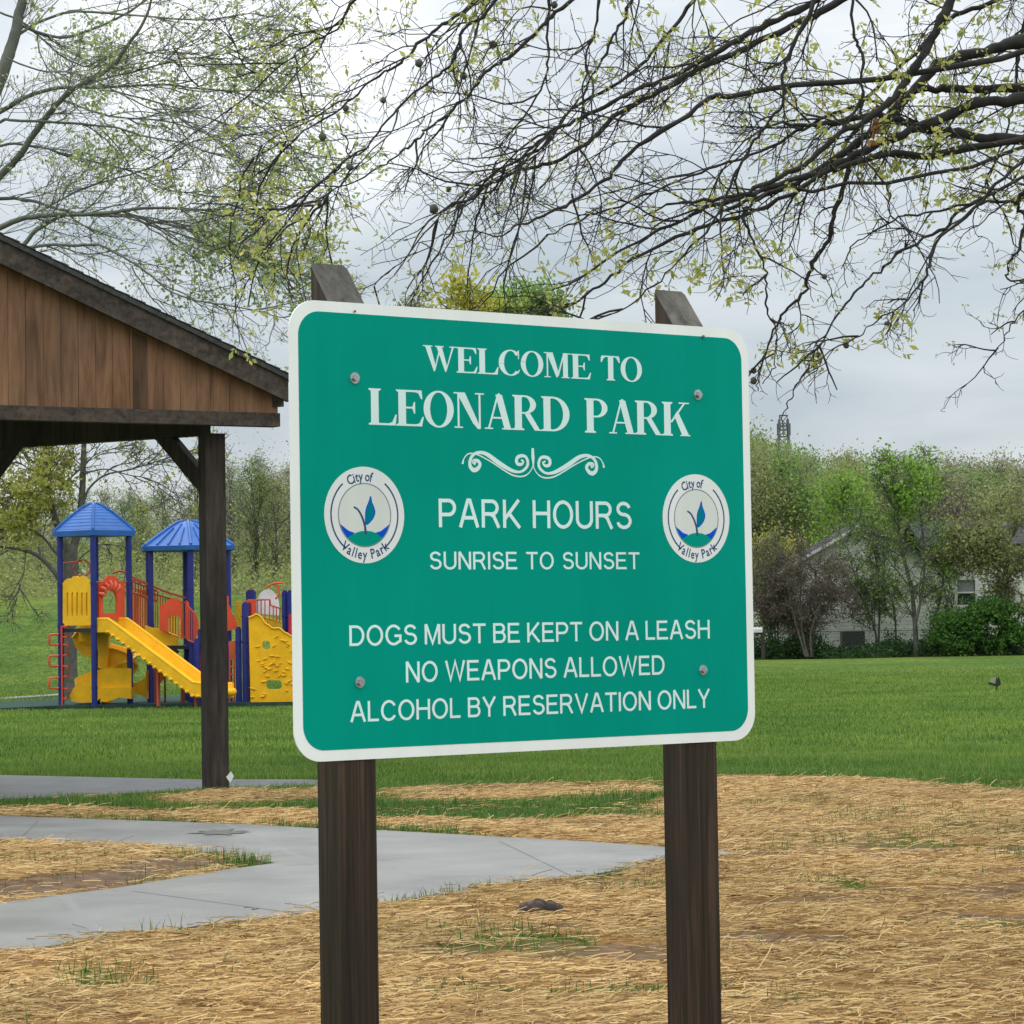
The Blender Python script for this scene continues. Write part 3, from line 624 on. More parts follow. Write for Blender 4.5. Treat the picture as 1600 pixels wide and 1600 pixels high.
# post: 8x8 with worn base; faces along pd and pn
b = MB(); phi = rad(26); ax = [np.array([math.cos(phi), math.sin(phi), 0]), np.array([-math.sin(phi), math.cos(phi), 0]), UPV]
zt = U(330, 684, YP_)[2]+.03
def ppost(base, h, name='post', s_=PS):
    b = MB(); b.box(np.array([base[0], base[1], h/2+.01]), (s_, s_, h), ax); return b.build(name, M_BEAM, pav)
PB2 = PB.copy(); ppost(PB2, zt)
PL = PB + pv*3.0; ppost(PL, zt)
b = MB()
bd_ = (PL-PB); bl_ = np.linalg.norm(bd_); bdn = bd_/bl_; bx = [bdn, np.cross(UPV, bdn), UPV]
b.box((PB+PL)/2+np.array([0, 0, zt+.14])+bdn*.14, (bl_+.15, .14, .28), bx); b.build('beam', M_BEAM, pav)
def brace(base, d_, reach=.47, drop=.50):
    b = MB(); P0 = base+np.array([0, 0, zt-drop]); P1 = base + d_*(reach+.1) + np.array([0, 0, zt+.06]); dr = norm(P1-P0); L_ = np.linalg.norm(P1-P0)
    sd_ = np.cross(UPV, d_); up_ = np.cross(dr, sd_); b.box((P0+P1)/2, (L_, .09, .14), [dr, sd_, up_]); b.build('brace', M_BEAM, pav)
brace(PB, bdn); brace(PL, -bdn, .62, .62)
# gable wall plane stands just in front of the post
GP = PB + pn*(.30)
def gq(px, py, off=0.0): p = RP(px, py, GP, pn); return p+pn*off
# bottom line and rake measured on the wall plane
BL, BR = gq(0, 645), gq(441, 657); RKO = .12; RKa, RKb = RP(0, 411, GP+pn*RKO, pn), RP(418, 612, GP+pn*RKO, pn)
def line_at(A, B_, px_p): pass
ex = 3.2
def along(P): return np.dot(P-GP, pd)
def wall_pt(s_, z_, off=0): return GP + pd*s_ + UPV*(z_-GP[2]) + pn*off
sA, sB = along(BR), along(gq(0, 500))
zbot = (BL[2]+BR[2])/2+.05
slope = (RKa[2]-RKb[2])/(along(RKb)-along(RKa)); s_right = along(gq(434, 640))
rake_z = lambda s_: RKb[2] + slope*(along(RKb)-s_)
sR = sB-ex                                       # ridge, left of the frame
b = MB()
sE = s_right
# vertical boards: each a thin slab with a gap line between
bw = .155; s_ = sE; k = 0; edges = []
while s_ > sR-.01: edges.append(s_); s_ -= bw
for e1 in edges:
    e0 = e1-bw+.0035; jit = .0015*(k % 3); k += 1
    b.prism([wall_pt(e0, zbot, jit), wall_pt(e1, zbot, jit), wall_pt(e1, rake_z(e1)+.03, jit), wall_pt(e0, rake_z(e0)+.03, jit)], [], pn, .02)
b.prism([wall_pt(sR, zbot, -.022), wall_pt(sE, zbot, -.022), wall_pt(sE, rake_z(sE)+.02, -.022), wall_pt(sR, rake_z(sR)+.02, -.022)], [], pn, .03)
for e1 in edges:      # the far half of the gable, left of the ridge
    pass
gw = b.build('gable_wall', M_BOARD, pav)
b = MB(); b.prism([wall_pt(sR-3.2, zbot, -.022), wall_pt(sR, zbot, -.022), wall_pt(sR, rake_z(sR), -.022), wall_pt(sR-3.2, rake_z(sR)-3.2*slope, -.022)], [], pn, .03); b.build('gable_wall', M_BOARD, pav)
b = MB(); zt2 = zbot-.105; b.prism([wall_pt(sR-3.4, zt2, .02), wall_pt(sE+.012, zt2, .02), wall_pt(sE+.012, zbot+.012, .02), wall_pt(sR-3.4, zbot+.012, .02)], [], pn, .14); b.build('gable_sill', M_TRIM, pav)
# dark stud stain on the boards, built as a thin raised strip
b = MB(); sS = along(gq(217, 600)); b.prism([wall_pt(sS-.055, zbot+.014, .012), wall_pt(sS+.055, zbot+.014, .012), wall_pt(sS+.055, rake_z(sS+.055)-.01, .012), wall_pt(sS-.055, rake_z(sS-.055)-.01, .012)], [], pn, .012)
b.build('stud_stain', mat_wood('stud_stain_wood', [(.035, .024, .016), (.085, .052, .03), (.13, .075, .04)], (10, 10, 1.2), .85), pav)
# rake board, shingles, roof deck
sEnd = along(RP(451, 640, GP+pn*RKO, pn))
th_r = (gq(200, 473+0)[2]-gq(200, 507)[2])
def rk(s_, dz, off): return wall_pt(s_, rake_z(s_)+dz, off)
b = MB(); W_ = .185; b.prism([rk(sR, 0.0, RKO), rk(sEnd, 0, RKO), rk(sEnd, W_, RKO), rk(sR, W_, RKO)], [], pn, .04)
b.prism([rk(sR, 0, RKO), rk(sR, W_, RKO), wall_pt(sR-3.4, rake_z(sR)-3.4*slope+W_, RKO), wall_pt(sR-3.4, rake_z(sR)-3.4*slope, RKO)], [], pn, .04)
b.build('rake_board', M_TRIM, pav)
dep = 6.5
def slab_roof(s0, s1, z0, z1, t0, t1, off, name, mat, dd=dep):
    """roof layer between two lines on the gable plane, carried back along the side frame"""
    A = [wall_pt(s0, z0+t0, off), wall_pt(s1, z1+t0, off), wall_pt(s1, z1+t1, off), wall_pt(s0, z0+t1, off)]
    m_ = MB(); V = np.r_[A, [p+pv*dd for p in A]]
    m_.add(V, np.array([[0, 1, 2, 3], [7, 6, 5, 4], [0, 4, 5, 1], [1, 5, 6, 2], [2, 6, 7, 3], [3, 7, 4, 0]])); return m_.build(name, mat, pav)
slab_roof(sR, sEnd-.02, rake_z(sR), rake_z(sEnd-.02), W_*.45, W_, .08, 'roof_deck', M_TRIM)
rs = slab_roof(sR, sEnd+.04, rake_z(sR), rake_z(sEnd+.04), W_+.005, W_+.045, .145, 'shingles', M_SHIN)
m_ = MB()
for k in range(int((sEnd+.04-sR)/.14)):    # butt edges of the shingle courses
    s0 = sEnd+.05-k*.14; s1 = s0-.15
    A = [wall_pt(s0, rake_z(s0)+W_+.052, .15), wall_pt(s0, rake_z(s0)+W_+.067, .15), wall_pt(s1, rake_z(s1)+W_+.054, .15)]
    V = np.r_[A, [p+pv*dep for p in A]]; m_.add(V, [np.array([[0, 1, 2], [5, 4, 3]]), np.array([[0, 3, 4, 1], [1, 4, 5, 2], [2, 5, 3, 0]])])
m_.build('shingle_course', M_SHIN, rs)
A2 = sR-3.4; slab_roof(A2, sR, rake_z(sR)-3.4*slope, rake_z(sR), W_*.55, W_+.05, .145, 'roof_deck', M_SHIN)
b = MB(); p0 = wall_pt(sEnd-.02, 0, .07); fz = rake_z(sEnd); Q = [p0+UPV*(fz-.04), p0+UPV*(fz+W_*.9), p0+pv*dep+UPV*(fz+W_*.9), p0+pv*dep+UPV*(fz-.04)]
b.prism(Q, [], norm(np.cross(pv, UPV)), .04); b.build('fascia', M_TRIM, pav)
# post marker
b = MB(); c0 = RP(359.5, 1214, PB+np.array([0, -.14, 0]), np.array([0, 1, 0])); b.prism([c0+np.array([x, 0, z_]) for x, z_ in ((-.034, 0), (0, -.05), (.034, .006), (.008, .048))], [], (0, -1, 0), .004)
b.build('post_marker', mat_plain('white_plastic', (.75, .77, .74)), pav)
# ================================================================== PLAY STRUCTURE
YG = 52.6
play = empty('play_structure', (U(230, 1100, YG)[0], YG, 0), 'colourful playground climbing structure with blue roofs and posts, yellow slides and red panels', 'playground')
def plast(name, c, rough=.42, var=.17):
    m, nt, b = new_mat(name); v = coords(nt, 'Object'); f = noise(nt, v, 3.0, 7, .7); f2 = noise(nt, v, 22, 4)
    nt.links.new(ramp(nt, f, [(.3, sc(c, 1-var)), (.7, sc(c, 1+var))]), b.inputs['Base Color']); b.inputs['Roughness'].default_value = rough
    b.inputs['Specular IOR Level'].default_value = .3; bump(nt, b, f2, .12, .006); return m
M_PB = plast('blue_post', (.020, .030, .20)); M_RB = plast('blue_roof', (.028, .125, .42), .55); M_YL = plast('yellow_plastic', (.86, .48, .012)); M_RD = plast('red_plastic', (.66, .085, .035)); M_PU = plast('faded_red_metal', (.48, .09, .06)); M_DK = plast('dark_deck', (.02, .022, .035)); M_WH = plast('white_plastic', (.80, .80, .83)); M_BR = plast('brown_post', (.19, .055, .035))
NY = np.array([0, -1.0, 0])
def at(px, py, dy=0.0): return U(px, py, YG+dy)
def gpost(px, dy, ztop, r=.062, mat=None, name='post', foot=1.0, lean=.0):
    p = at(px, 1000, dy); b = MB(); b.tube([[p[0]+lean, p[1], 0], [p[0]+lean*.5, p[1], ztop*.5], [p[0], p[1], ztop]], r, 10)
    b.tube([[p[0], p[1], ztop], [p[0], p[1], ztop+.03]], r*.7, 10)
    for zc in (1.15, 1.62, 2.12):
        if zc < ztop-.1: b.tube([[p[0], p[1], zc-.02], [p[0], p[1], zc+.02]], r*1.16, 10)
    return b.build(name, mat or M_PB, play, smooth=False)
def panel_px(out, holes, P0, nrm, th, mat, name, parent=None):
    b = MB(); b.prism([RP(x, y, P0, nrm) for x, y in out], [[RP(x, y, P0, nrm) for x, y in h] for h in holes], nrm, th)
    return b.build(name, mat, parent or play)
def rod(P, r, mat, name, n=6): b = MB(); b.tube(P, r, n); return b.build(name, mat, play, smooth=True)
# tower one (square, seen on its corner)
tA = rad(38.5); SS = .90; LFT = at(95, 1000); LFT[2] = 0
dF = np.array([math.cos(tA), -math.sin(tA), 0]); dB = np.array([math.sin(tA), math.cos(tA), 0])
FRT = LFT + dF*SS; BCK = LFT+dB*SS; RGT = FRT+dB*SS
ze = at(150, 838)[2]
for p, nm in ((LFT, 'a'), (FRT, 'b'), (BCK, 'c'), (RGT, 'd')):
    b = MB(); b.tube([[p[0], p[1], 0], [p[0], p[1], ze+.05]], .058, 10)
    for zc in (.35, 1.5, 2.28): b.tube([[p[0], p[1], zc-.02], [p[0], p[1], zc+.02]], .066, 10)
    b.build('post', M_PB, play)
def proof(cen, rads, n, a0, rings, mat, ribs=None, rw=.02, rh=.02):
    b = MB(); V = []
    for (f_, z_) in rings:
        for k in range(n):
            a = a0+2*math.pi*k/n; V.append([cen[0]+rads*f_*math.cos(a), cen[1]+rads*f_*math.sin(a), z_])
    i = np.arange(len(rings)-1)[:, None]*n; j = np.arange(n)[None]
    b.add(V, [np.stack([i+j, i+(j+1) % n, i+n+(j+1) % n, i+n+j], -1).reshape(-1, 4)]); b.add(V[-n:], np.array([list(range(n))])); b.add(V[:n], np.array([list(range(n))[::-1]]))
    return b
cen1 = (LFT+RGT)/2; R1 = .755
prof = [(1.0, 0), (1.02, .10), (.985, .115), (.97, .105)]
zz = .115
steps = 8; f0, f1 = .96, .17
for k in range(steps):
    fa = f0-(f0-f1)*k/steps; fb = f0-(f0-f1)*(k+1)/steps
    za = .115+.47*(.6*k/steps+.4*math.sin(k/steps*1.3)/math.sin(1.3)); zb2 = .115+.47*(.6*(k+1)/steps+.4*math.sin((k+1)/steps*1.3)/math.sin(1.3))
    prof += [(fa, za+.012), (fb+.012, zb2-.006)]
prof += [(.13, .60), (.05, .612)]
b = proof(cen1, R1, 4, tA*-1+math.pi/4-math.pi/2+math.pi/4*0, [(f_, ze+z_) for f_, z_ in prof], M_RB)
rf = b.build('roof', M_RB, play)
b = MB()
for k in range(4):
    a = -tA+math.pi/4-math.pi/2+math.pi/2*k
    P_ = [[cen1[0]+R1*f_*math.cos(a), cen1[1]+R1*f_*math.sin(a), ze+z_+.005] for f_, z_ in prof[3:]]
    b.tube(P_, .032, 6)
b.build('roof_ridge', M_RB, rf, smooth=True)
# tower one panels
nLF = norm(np.array([-math.sin(tA), -math.cos(tA), 0])); nFR = norm(np.array([math.cos(tA), -math.sin(tA), 0]))
slots = [[(x, 927), (x+2.6, 925), (x+2.6, 962), (x, 962)] for x in (104, 111.5, 119, 126.5, 134)]
yp = panel_px([(98, 911), (101, 907), (106, 904), (110, 905), (114, 900.5), (119, 900), (123, 902.5), (127, 900), (132, 901), (136, 906), (141, 907), (146, 911), (147, 972), (144, 977), (102, 977.5), (98, 973)], slots, LFT+nLF*.02, nLF, .05, M_YL, 'guard_panel')
arch = [(172+11*math.cos(a), 936-14*math.sin(a)) for a in np.linspace(0, math.pi, 10)]
panel_px([(155, 911), (160, 910), (164, 905), (169, 900), (175, 899), (181, 901), (186, 907), (191, 909), (195, 911), (195, 968), (155, 970)], [[(183, 958)]+arch+[(161, 958)]], FRT+nFR*.02, nFR, .05, M_RD, 'guard_panel')
# sunburst hood above the opening
b = MB()
for k in range(6):
    a = math.pi*(.28+.62*k/5); c0 = RP(174, 935, FRT+nFR*.06, nFR); d1 = math.cos(a)*dB*1.0+UPV*math.sin(a)
    b.tube([c0+d1*.17, c0+d1*.27+nFR*.05, c0+d1*.33], [.02, .035, .02], 6)
b.build('sunburst_hood', plast('light_red_plastic', (.78, .16, .09)), play, smooth=True)
for (p, q_, dz) in ((LFT, FRT, 2.28), (FRT, RGT, 2.30), (LFT, BCK, 2.28)):
    b = MB(); b.tube([p+UPV*dz, q_+UPV*dz], .016, 6); b.build('rail', M_PU, play)
# deck
b = MB(); zd = 1.45; b.prism([p+UPV*zd for p in (LFT, FRT, RGT, BCK)], [], UPV, .07); b.build('deck', M_DK, play)
# steering wheel on tower one
b = MB(); c0 = at(128, 888, .3); b.tube([c0+np.array([.16*math.cos(a), 0, .16*math.sin(a)]) for a in np.linspace(0, 6.283, 20)], .016, 6, cap=False); b.tube([c0+np.array([-.40, 0, .10]), c0+np.array([0, 0, .13])], .014, 6); b.tube([c0+np.array([-.02, 0, -.2]), c0+np.array([0, 0, -.05])], .014, 6); b.build('steering_wheel', M_PU, play, smooth=True)
b = MB(); b.tube([c0+np.array([.0, -.02, -.03]), c0+np.array([.07, -.02, -.09])], .03, 8); b.build('wheel_hub', M_WH, play, smooth=True)
# loop climber on the left
b = MB()
for (x0, x1, y0) in ((92, 77, 991), (92, 77, 1024.5), (92, 77, 1059), (97, 106, 979), (97, 106, 1007.5), (97, 106, 1041), (97, 106, 1076)):
    h = 16.5; b.tube([at(x0, y0, -.1), at(x1+1.2*(1 if x1 < x0 else -1), y0, -.1), at(x1, y0+1.5, -.1), at(x1, y0+h-1.5, -.1), at(x1+1.2*(1 if x1 < x0 else -1), y0+h, -.1), at(x0, y0+h, -.1)], .021, 6)
cp = at(94, 1000, -.12)
b.tube([[cp[0]+.03, cp[1], .0], [cp[0]+.03, cp[1], 1.5]], .02, 6)
b.build('loop_climber', M_RD, play, smooth=True)
# straight slide: U-shaped trough leaving tower one towards the right and the camera
D = norm(np.array([.87, -.49, 0])); S_ = norm(np.array([.49, .87, 0]))
w2 = .27
zs = [(0, 1.52), (.22, 1.50), (.34, 1.46)]; 
TL = 2.62; n_ = 22; path = []
for k in range(n_+1):
    t = k/n_*TL
    z_ = 1.50-.5*(.62)*0
    if t < .25: z_ = 1.42
    elif t < 2.15: z_ = 1.42-(t-.25)*(1.42-.24)/1.9
    else: z_ = .24-.04*sstep(2.15, 2.6, t)
    path.append([t, z_])
path = np.array(path)
st0 = FRT+dB*.34+nFR*.0; st0[2] = 0
PP = st0 + path[:, :1]*D + path[:, 1:2]*UPV
rh = .17+.06*(path[:, 0] < .3)
sec = [(-w2-.04, .19), (-w2-.045, -.05), (w2+.045, -.05), (w2+.04, .19), (w2-.01, .19), (w2-.05, .02), (-w2+.05, .02), (-w2+.01, .19)]
b = MB(); b.sweep(PP, S_, UPV, sec); sl_ = b.build('straight_slide', M_YL, play)
b = MB()
for sgn in (-1, 1):
    b.tube(PP[0:]+S_*sgn*(w2+.015)+UPV*.19, .032, 8)
    for k in range(2, n_-1):
        p_ = PP[k]+S_*sgn*(w2+.045)-UPV*.045; b.tube([p_-D*.045, p_, p_+D*.045], [.012, .04, .012], 6)
b.build('slide_rail', M_YL, sl_, smooth=True)
e_ = PP[-1]; b = MB(); b.tube([e_-S_*.28+UPV*.06, e_-S_*.12+D*.09+UPV*.05, e_+S_*.12+D*.09+UPV*.05, e_+S_*.28+UPV*.06], .07, 8); b.build('slide_lip', M_YL, sl_, smooth=True)
# legs under the slide
for t in (1.15, 2.0):
    p_ = st0+D*t; b = MB(); z_ = 1.42-(t-.25)*(1.18)/1.9; b.tube([[p_[0], p_[1], 0], [p_[0], p_[1], z_-.04]], .035, 8); b.build('slide_leg', M_PU, play)
# spiral slide
cs_ = at(165, 1040, .75); cs_[2] = 0
b = MB(); b.tube([cs_, cs_+UPV*1.40], .085, 12); b.build('spiral_column', M_YL, play, smooth=True)
K = 44; TH = np.linspace(rad(250), rad(250-455), K); zz_ = np.interp(np.linspace(0, 1, K), [0, .1, .9, 1], [1.22, 1.16, .20, .16]); rc = .30
er = np.stack([np.cos(TH), np.sin(TH), 0*TH], 1); C_ = cs_+er*rc+zz_[:, None]*UPV
sec2 = [(.29, .30), (.26, .02), (.17, -.06), (-.20, -.04), (-.24, .06), (-.20, .06), (-.15, .0), (.14, -.02), (.215, .04), (.25, .30)]
b = MB(); b.sweep(C_, er, UPV, sec2); sp_ = b.build('spiral_slide', M_YL, play, smooth=False)
# spiral hood, chute and exit
panel_px([(113, 997), (119, 989), (128, 983), (138, 980), (165, 981), (180, 984), (178, 990), (169, 994), (168, 1044), (153, 1044), (153, 1012), (146, 1022), (138.6, 1028), (126, 1021), (117, 1010)], [], at(140, 1000, .42), NY, .30, M_YL, 'spiral_hood', sp_)
panel_px([(168, 1013), (182, 1015), (196, 1020), (207, 1028), (213, 1038), (211, 1046), (206, 1053), (198, 1045), (184, 1043), (168, 1044)], [], at(190, 1030, .62), NY, .34, M_YL, 'spiral_chute', sp_)
b = MB(); b.tube([at(x, y, .40) for x, y in ((113, 997), (119, 989), (128, 983), (138, 980), (165, 981), (180, 984))], .022, 6); b.tube([at(x, y, .60) for x, y in ((168, 1013), (182, 1015), (196, 1020), (207, 1028), (213, 1038), (211, 1046))], .022, 6); b.build('rolled_edge', M_YL, sp_, smooth=True)
pe = at(150, 1094, -.25); pe[2] = 0
ex_ = [(112, 1096), (110, 1085), (114, 1076), (122, 1068), (132, 1063), (142, 1061), (158, 1061), (158, 1090), (150, 1097), (125, 1098)]
panel_px(ex_, [], at(140, 1080, .05), NY, .42, M_YL, 'slide_exit', sp_)
panel_px([(157, 1048), (163, 1045), (180, 1044.5), (198, 1043.5), (205, 1045), (205, 1078), (157, 1078)], [], at(180, 1060, -.05), NY, .05, M_YL, 'slide_panel', sp_)
panel_px([(157, 1075), (205, 1074), (205, 1092), (196, 1091), (187, 1090), (176, 1094), (166, 1097), (157, 1096)], [], at(180, 1080, -.12), NY, .45, M_YL, 'slide_exit', sp_)
panel_px([(205, 1068), (214, 1066), (222, 1063), (229, 1056), (229, 1092), (220, 1086), (205, 1082)], [], at(210, 1080, .6), NY, .3, M_YL, 'slide_exit', sp_)
# tower two (six-sided)
H2 = at(295, 1000, .9); H2[2] = 0; R2 = .84; ze2 = at(295, 861, .9)[2]; hp = []
for a in (160, 100, 40, -20, -80, -140):
    p = H2+np.array([R2*math.cos(rad(a)), R2*math.sin(rad(a)), 0]); hp.append(p)
    b = MB(); b.tube([p, p+UPV*(ze2+.05)], .056, 10)
    for zc in (1.1, 1.5, 2.15): b.tube([p+UPV*(zc-.02), p+UPV*(zc+.02)], .064, 10)
    b.build('post', M_PB, play)
rg = [(1.0, 0), (1.02, .085), (.97, .095), (.80, .205), (.60, .33), (.40, .45), (.24, .535), (.10, .565)]
b = proof(H2, .985, 6, rad(-20), [(f_, ze2+z_) for f_, z_ in rg], M_RB); rf2 = b.build('roof', M_RB, play)
b = MB()
cz = [(f_, ze2+z_) for f_, z_ in rg[2:]]
for k in range(6):
    a = rad(-20+60*k); c_a = np.array([math.cos(a), math.sin(a), 0]); a2 = rad(-20+60*(k+1)); c_b = np.array([math.cos(a2), math.sin(a2), 0])
    b.tube([H2+c_a*.985*f_+UPV*(z_+.008) for f_, z_ in cz], .03, 6)
    for u in (.25, .5, .75):       # standing ribs on each face, running up to the hip
        dd = c_a*(1-u)+c_b*u; fe = .42+.56*0; top = 1-2*abs(u-.5); top = .30+.28*(1-top)
        P_ = []
        for f_ in np.linspace(.965, top, 5): P_.append(H2+dd*.985*f_+UPV*(np.interp(1-f_, [1-q[0] for q in cz], [q[1] for q in cz])+.012))
        b.tube(P_, .02, 6)
b.build('roof_rib', M_RB, rf2, smooth=True)
b = MB(); b.prism([p+UPV*1.10 for p in hp], [], UPV, .07); b.build('deck', M_DK, play)
# bridge between the towers: deck, rails and balusters
def balusters(x0, x1, yt0, yt1, yb0, yb1, dy, n, mat, r=.012, name='bar_panel'):
    b = MB(); b.tube([at(x0, yt0, dy), at(x1, yt1, dy)], r*1.5, 6); b.tube([at(x0, yb0, dy), at(x1, yb1, dy)], r*1.5, 6)
    for k in range(n+1):
        f_ = k/n; x = x0+(x1-x0)*f_; b.tube([at(x, yt0+(yt1-yt0)*f_, dy), at(x, yb0+(yb1-yb0)*f_, dy)], r, 5)
    return b.build(name, mat, play)
M_OR = plast('orange_red_metal', (.60, .13, .05))
b = MB(); P_ = [at(x, y, .75) for x, y in ((200, 904), (218, 908), (240, 917), (262, 926), (290, 934))]; b.tube(P_, .022, 6)
P2_ = [at(x, y, .85) for x, y in ((176, 896), (186, 892), (194, 893), (205, 901), (240, 916))]; b.tube(P2_, .022, 6)
b.build('arched_rail', M_PU, play, smooth=True)
balusters(203, 246, 924, 938, 986, 998, .6, 13, M_OR); balusters(203, 246, 907, 924, 926, 940, .95, 10, M_PU)
balusters(203, 290, 918, 942, 976, 996, 1.3, 22, M_OR)
# yellow slide behind, seen along its scalloped edge
sc_top = [(226, 977), (240, 981), (252, 984), (262, 988), (275, 993)]; sc_bot = [(276, 1010), (270, 1008), (266, 1011), (260, 1007), (255, 1008), (250, 1003), (245, 1005), (240, 1000), (235, 1000), (228, 995)]
panel_px(sc_top+sc_bot, [], at(250, 990, .3), NY, .35, M_YL, 'scalloped_slide')
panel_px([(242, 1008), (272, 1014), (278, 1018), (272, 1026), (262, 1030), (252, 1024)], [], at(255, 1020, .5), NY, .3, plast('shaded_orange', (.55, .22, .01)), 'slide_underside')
panel_px([(228, 1050), (236, 1042), (246, 1040), (258, 1048), (256, 1060), (246, 1072), (236, 1080), (228, 1084)], [], at(240, 1060, .9), NY, .12, plast('orange_plastic', (.62, .20, .02)), 'curved_panel')
# red arch panel of tower two
holes = [[(263, 990), (263, 966), (267, 961), (277, 961), (282, 966), (282, 996)]]
panel_px([(249, 946), (256, 944), (262, 938), (268, 935), (278, 935), (284, 940), (285, 998), (280, 997), (249, 984)], holes, at(265, 960, .15), NY, .05, M_RD, 'arch_panel')
balusters(263, 282, 962, 962, 990, 996, .18, 4, M_YL, .010)
panel_px([(291, 938), (297, 942), (304, 954), (310, 968), (311, 984), (304, 1004), (299, 1004), (291, 998)], [], at(300, 960, .05), norm(np.array([.35, -.94, 0])), .05, M_RD, 'side_panel')
balusters(293, 303, 946, 958, 1000, 1004, -.05, 3, M_PU, .012)
gpost(297, .6, at(297, 925, .6)[2]); gpost(307.5, -.35, at(307, 1000, -.35)[2], .055); gpost(313, -.2, at(313, 985, -.2)[2], .05)
panel_px([(310, 1022), (330, 1022), (330, 1068), (310, 1060)], [], at(312, 1040, -.3), NY, .05, plast('magenta_plastic', (.36, .03, .06)), 'low_panel')
gpost(242, .35, at(242, 985, .35)[2], .05, M_BR); gpost(257, .75, at(257, 1045, .75)[2], .02, M_BR); gpost(285, -.1, at(285, 1060, -.1)[2], .045, M_BR)
for x in (301, 310): gpost(x, .9, at(x, 1060, .9)[2], .035)
# right of the pavilion post
panel_px([(354, 930), (357, 932), (357, 944), (362, 956), (368, 968), (370, 980), (363, 984), (354, 986)], [], at(360, 950, .3), NY, .05, M_RD, 'side_panel')
balusters(368, 377, 940, 940, 984, 984, .9, 4, M_YL, .009); 
b = MB()
for y in range(942, 984, 4): b.tube([at(367, y, .95), at(378, y, .95)], .009, 5)
b.build('climbing_net', M_YL, play)
panel_px([(357, 1002), (367, 1001), (369, 1015), (366, 1030), (358, 1028)], [], at(362, 1015, .2), NY, .05, M_OR, 'low_panel')
b = MB()
for x in (359, 366): b.tube([at(x, 1020, .1), at(x, 1098, .1)], .02, 6)
for y in range(1030, 1096, 12): b.tube([at(359, y, .1), at(366, y, .1)], .016, 6)
b.build('ladder', M_OR, play)
gpost(372.5, -.1, at(372, 982, -.1)[2], .058); gpost(383.5, -.15, at(383, 944, -.15)[2], .066); gpost(390, .1, at(390, 944, .1)[2], .045, plast('purple_red', (.12, .015, .05)))
gpost(393, .9, at(393, 924, .9)[2], .10); gpost(446, .5, at(446, 925, .5)[2], .06); gpost(454, .4, at(454, 925, .4)[2], .06)
panel_px([(386, 938), (400, 936), (400, 960), (386, 962)], [], at(393, 950, .35), NY, .04, M_RD, 'side_panel')
panel_px([(451, 960), (463, 959), (463, 992), (451, 990)], [], at(455, 975, -.05), NY, .04, plast('crimson', (.5, .02, .03)), 'side_panel')
dome = [(400, 958)]+[(418-18*math.cos(a), 948-27*math.sin(a)) for a in np.linspace(0, math.pi, 20)]+[(437, 962)]
panel_px(dome, [], at(418, 940, 1.0), NY, .05, M_WH, 'bubble_panel')
b = MB(); P_ = [at(x, y, .5) for x, y in ((380, 942), (388, 938), (410, 937), (422, 937), (423, 946), (436, 950), (448, 948))]; b.tube(P_, .018, 6)
for x, y0, y1 in ((402, 938, 966), (408, 938, 967), (414, 938, 968), (421, 938, 969), (427, 948, 970), (432, 950, 971), (437, 950, 972), (442, 950, 973)): b.tube([at(x, y0, .5), at(x, y1, .5)], .011, 5)
b.build('guard_rail', M_PU, play)
balusters(414, 440, 964, 972, 984, 990, .9, 9, M_YL, .012)
b = MB(); b.tube([at(x, y, .8) for x, y in ((416, 918), (422, 914), (430, 911), (443, 911))], .02, 6); b.tube([at(x, y, .8) for x, y in ((430, 911), (435, 916), (436, 930), (430, 936))], .02, 6)
b.tube([at(393, 917, .9), at(393, 925, .9)], .02, 6); b.build('periscope', M_RD, play, smooth=True)
# climbing wall: a thick rotomoulded panel with a wavy top, ledges and two openings
top_ = [(388.5, 965), (394, 963), (397, 962), (400, 959.5), (405, 961.5), (409, 965), (412, 971), (416, 975), (421, 977.5), (424, 981), (429, 982), (435, 981), (440, 983.5), (444, 988), (449, 990), (453, 993), (459, 995), (470, 999), (484, 1004), (500, 1008)]
wall = top_ + [(500, 1097), (391.5, 1097)]
h1 = [(410, 1003), (413, 1001), (419, 1001.5), (422, 1004), (422, 1012), (419, 1015), (413, 1014.5), (410, 1012)]
h2 = [(416, 1064), (420, 1062.5), (437, 1063), (440, 1066), (440, 1074), (436, 1077), (420, 1077), (416, 1074)]
cw = panel_px(wall, [h1, h2], at(430, 1030, -.3), NY, .12, M_YL, 'climbing_wall')
b = MB(); r_ = np.random.default_rng(3)
for k in range(70):
    x, y = r_.uniform(394, 495), r_.uniform(985, 1092)
    if y < 985+(x-415)*.25 and x > 405: continue
    if (407 < x < 425 and 998 < y < 1018) or (413 < x < 443 and 1060 < y < 1080): continue
    c0 = at(x, y, -.3); L_ = r_.uniform(.025, .07); a = r_.uniform(-.6, .6)
    b.tube([c0+np.array([-L_*math.cos(a), 0, -L_*math.sin(a)]), c0+np.array([0, -.018, 0]), c0+np.array([L_*math.cos(a), 0, L_*math.sin(a)])], [.006, r_.uniform(.012, .026), .006], 6)
b.tube([RP(x, y, at(430, 1030, -.3), NY)+np.array([0, -.01, 0]) for x, y in top_], .02, 6)
b.build('hand_hold', M_YL, cw, smooth=True)
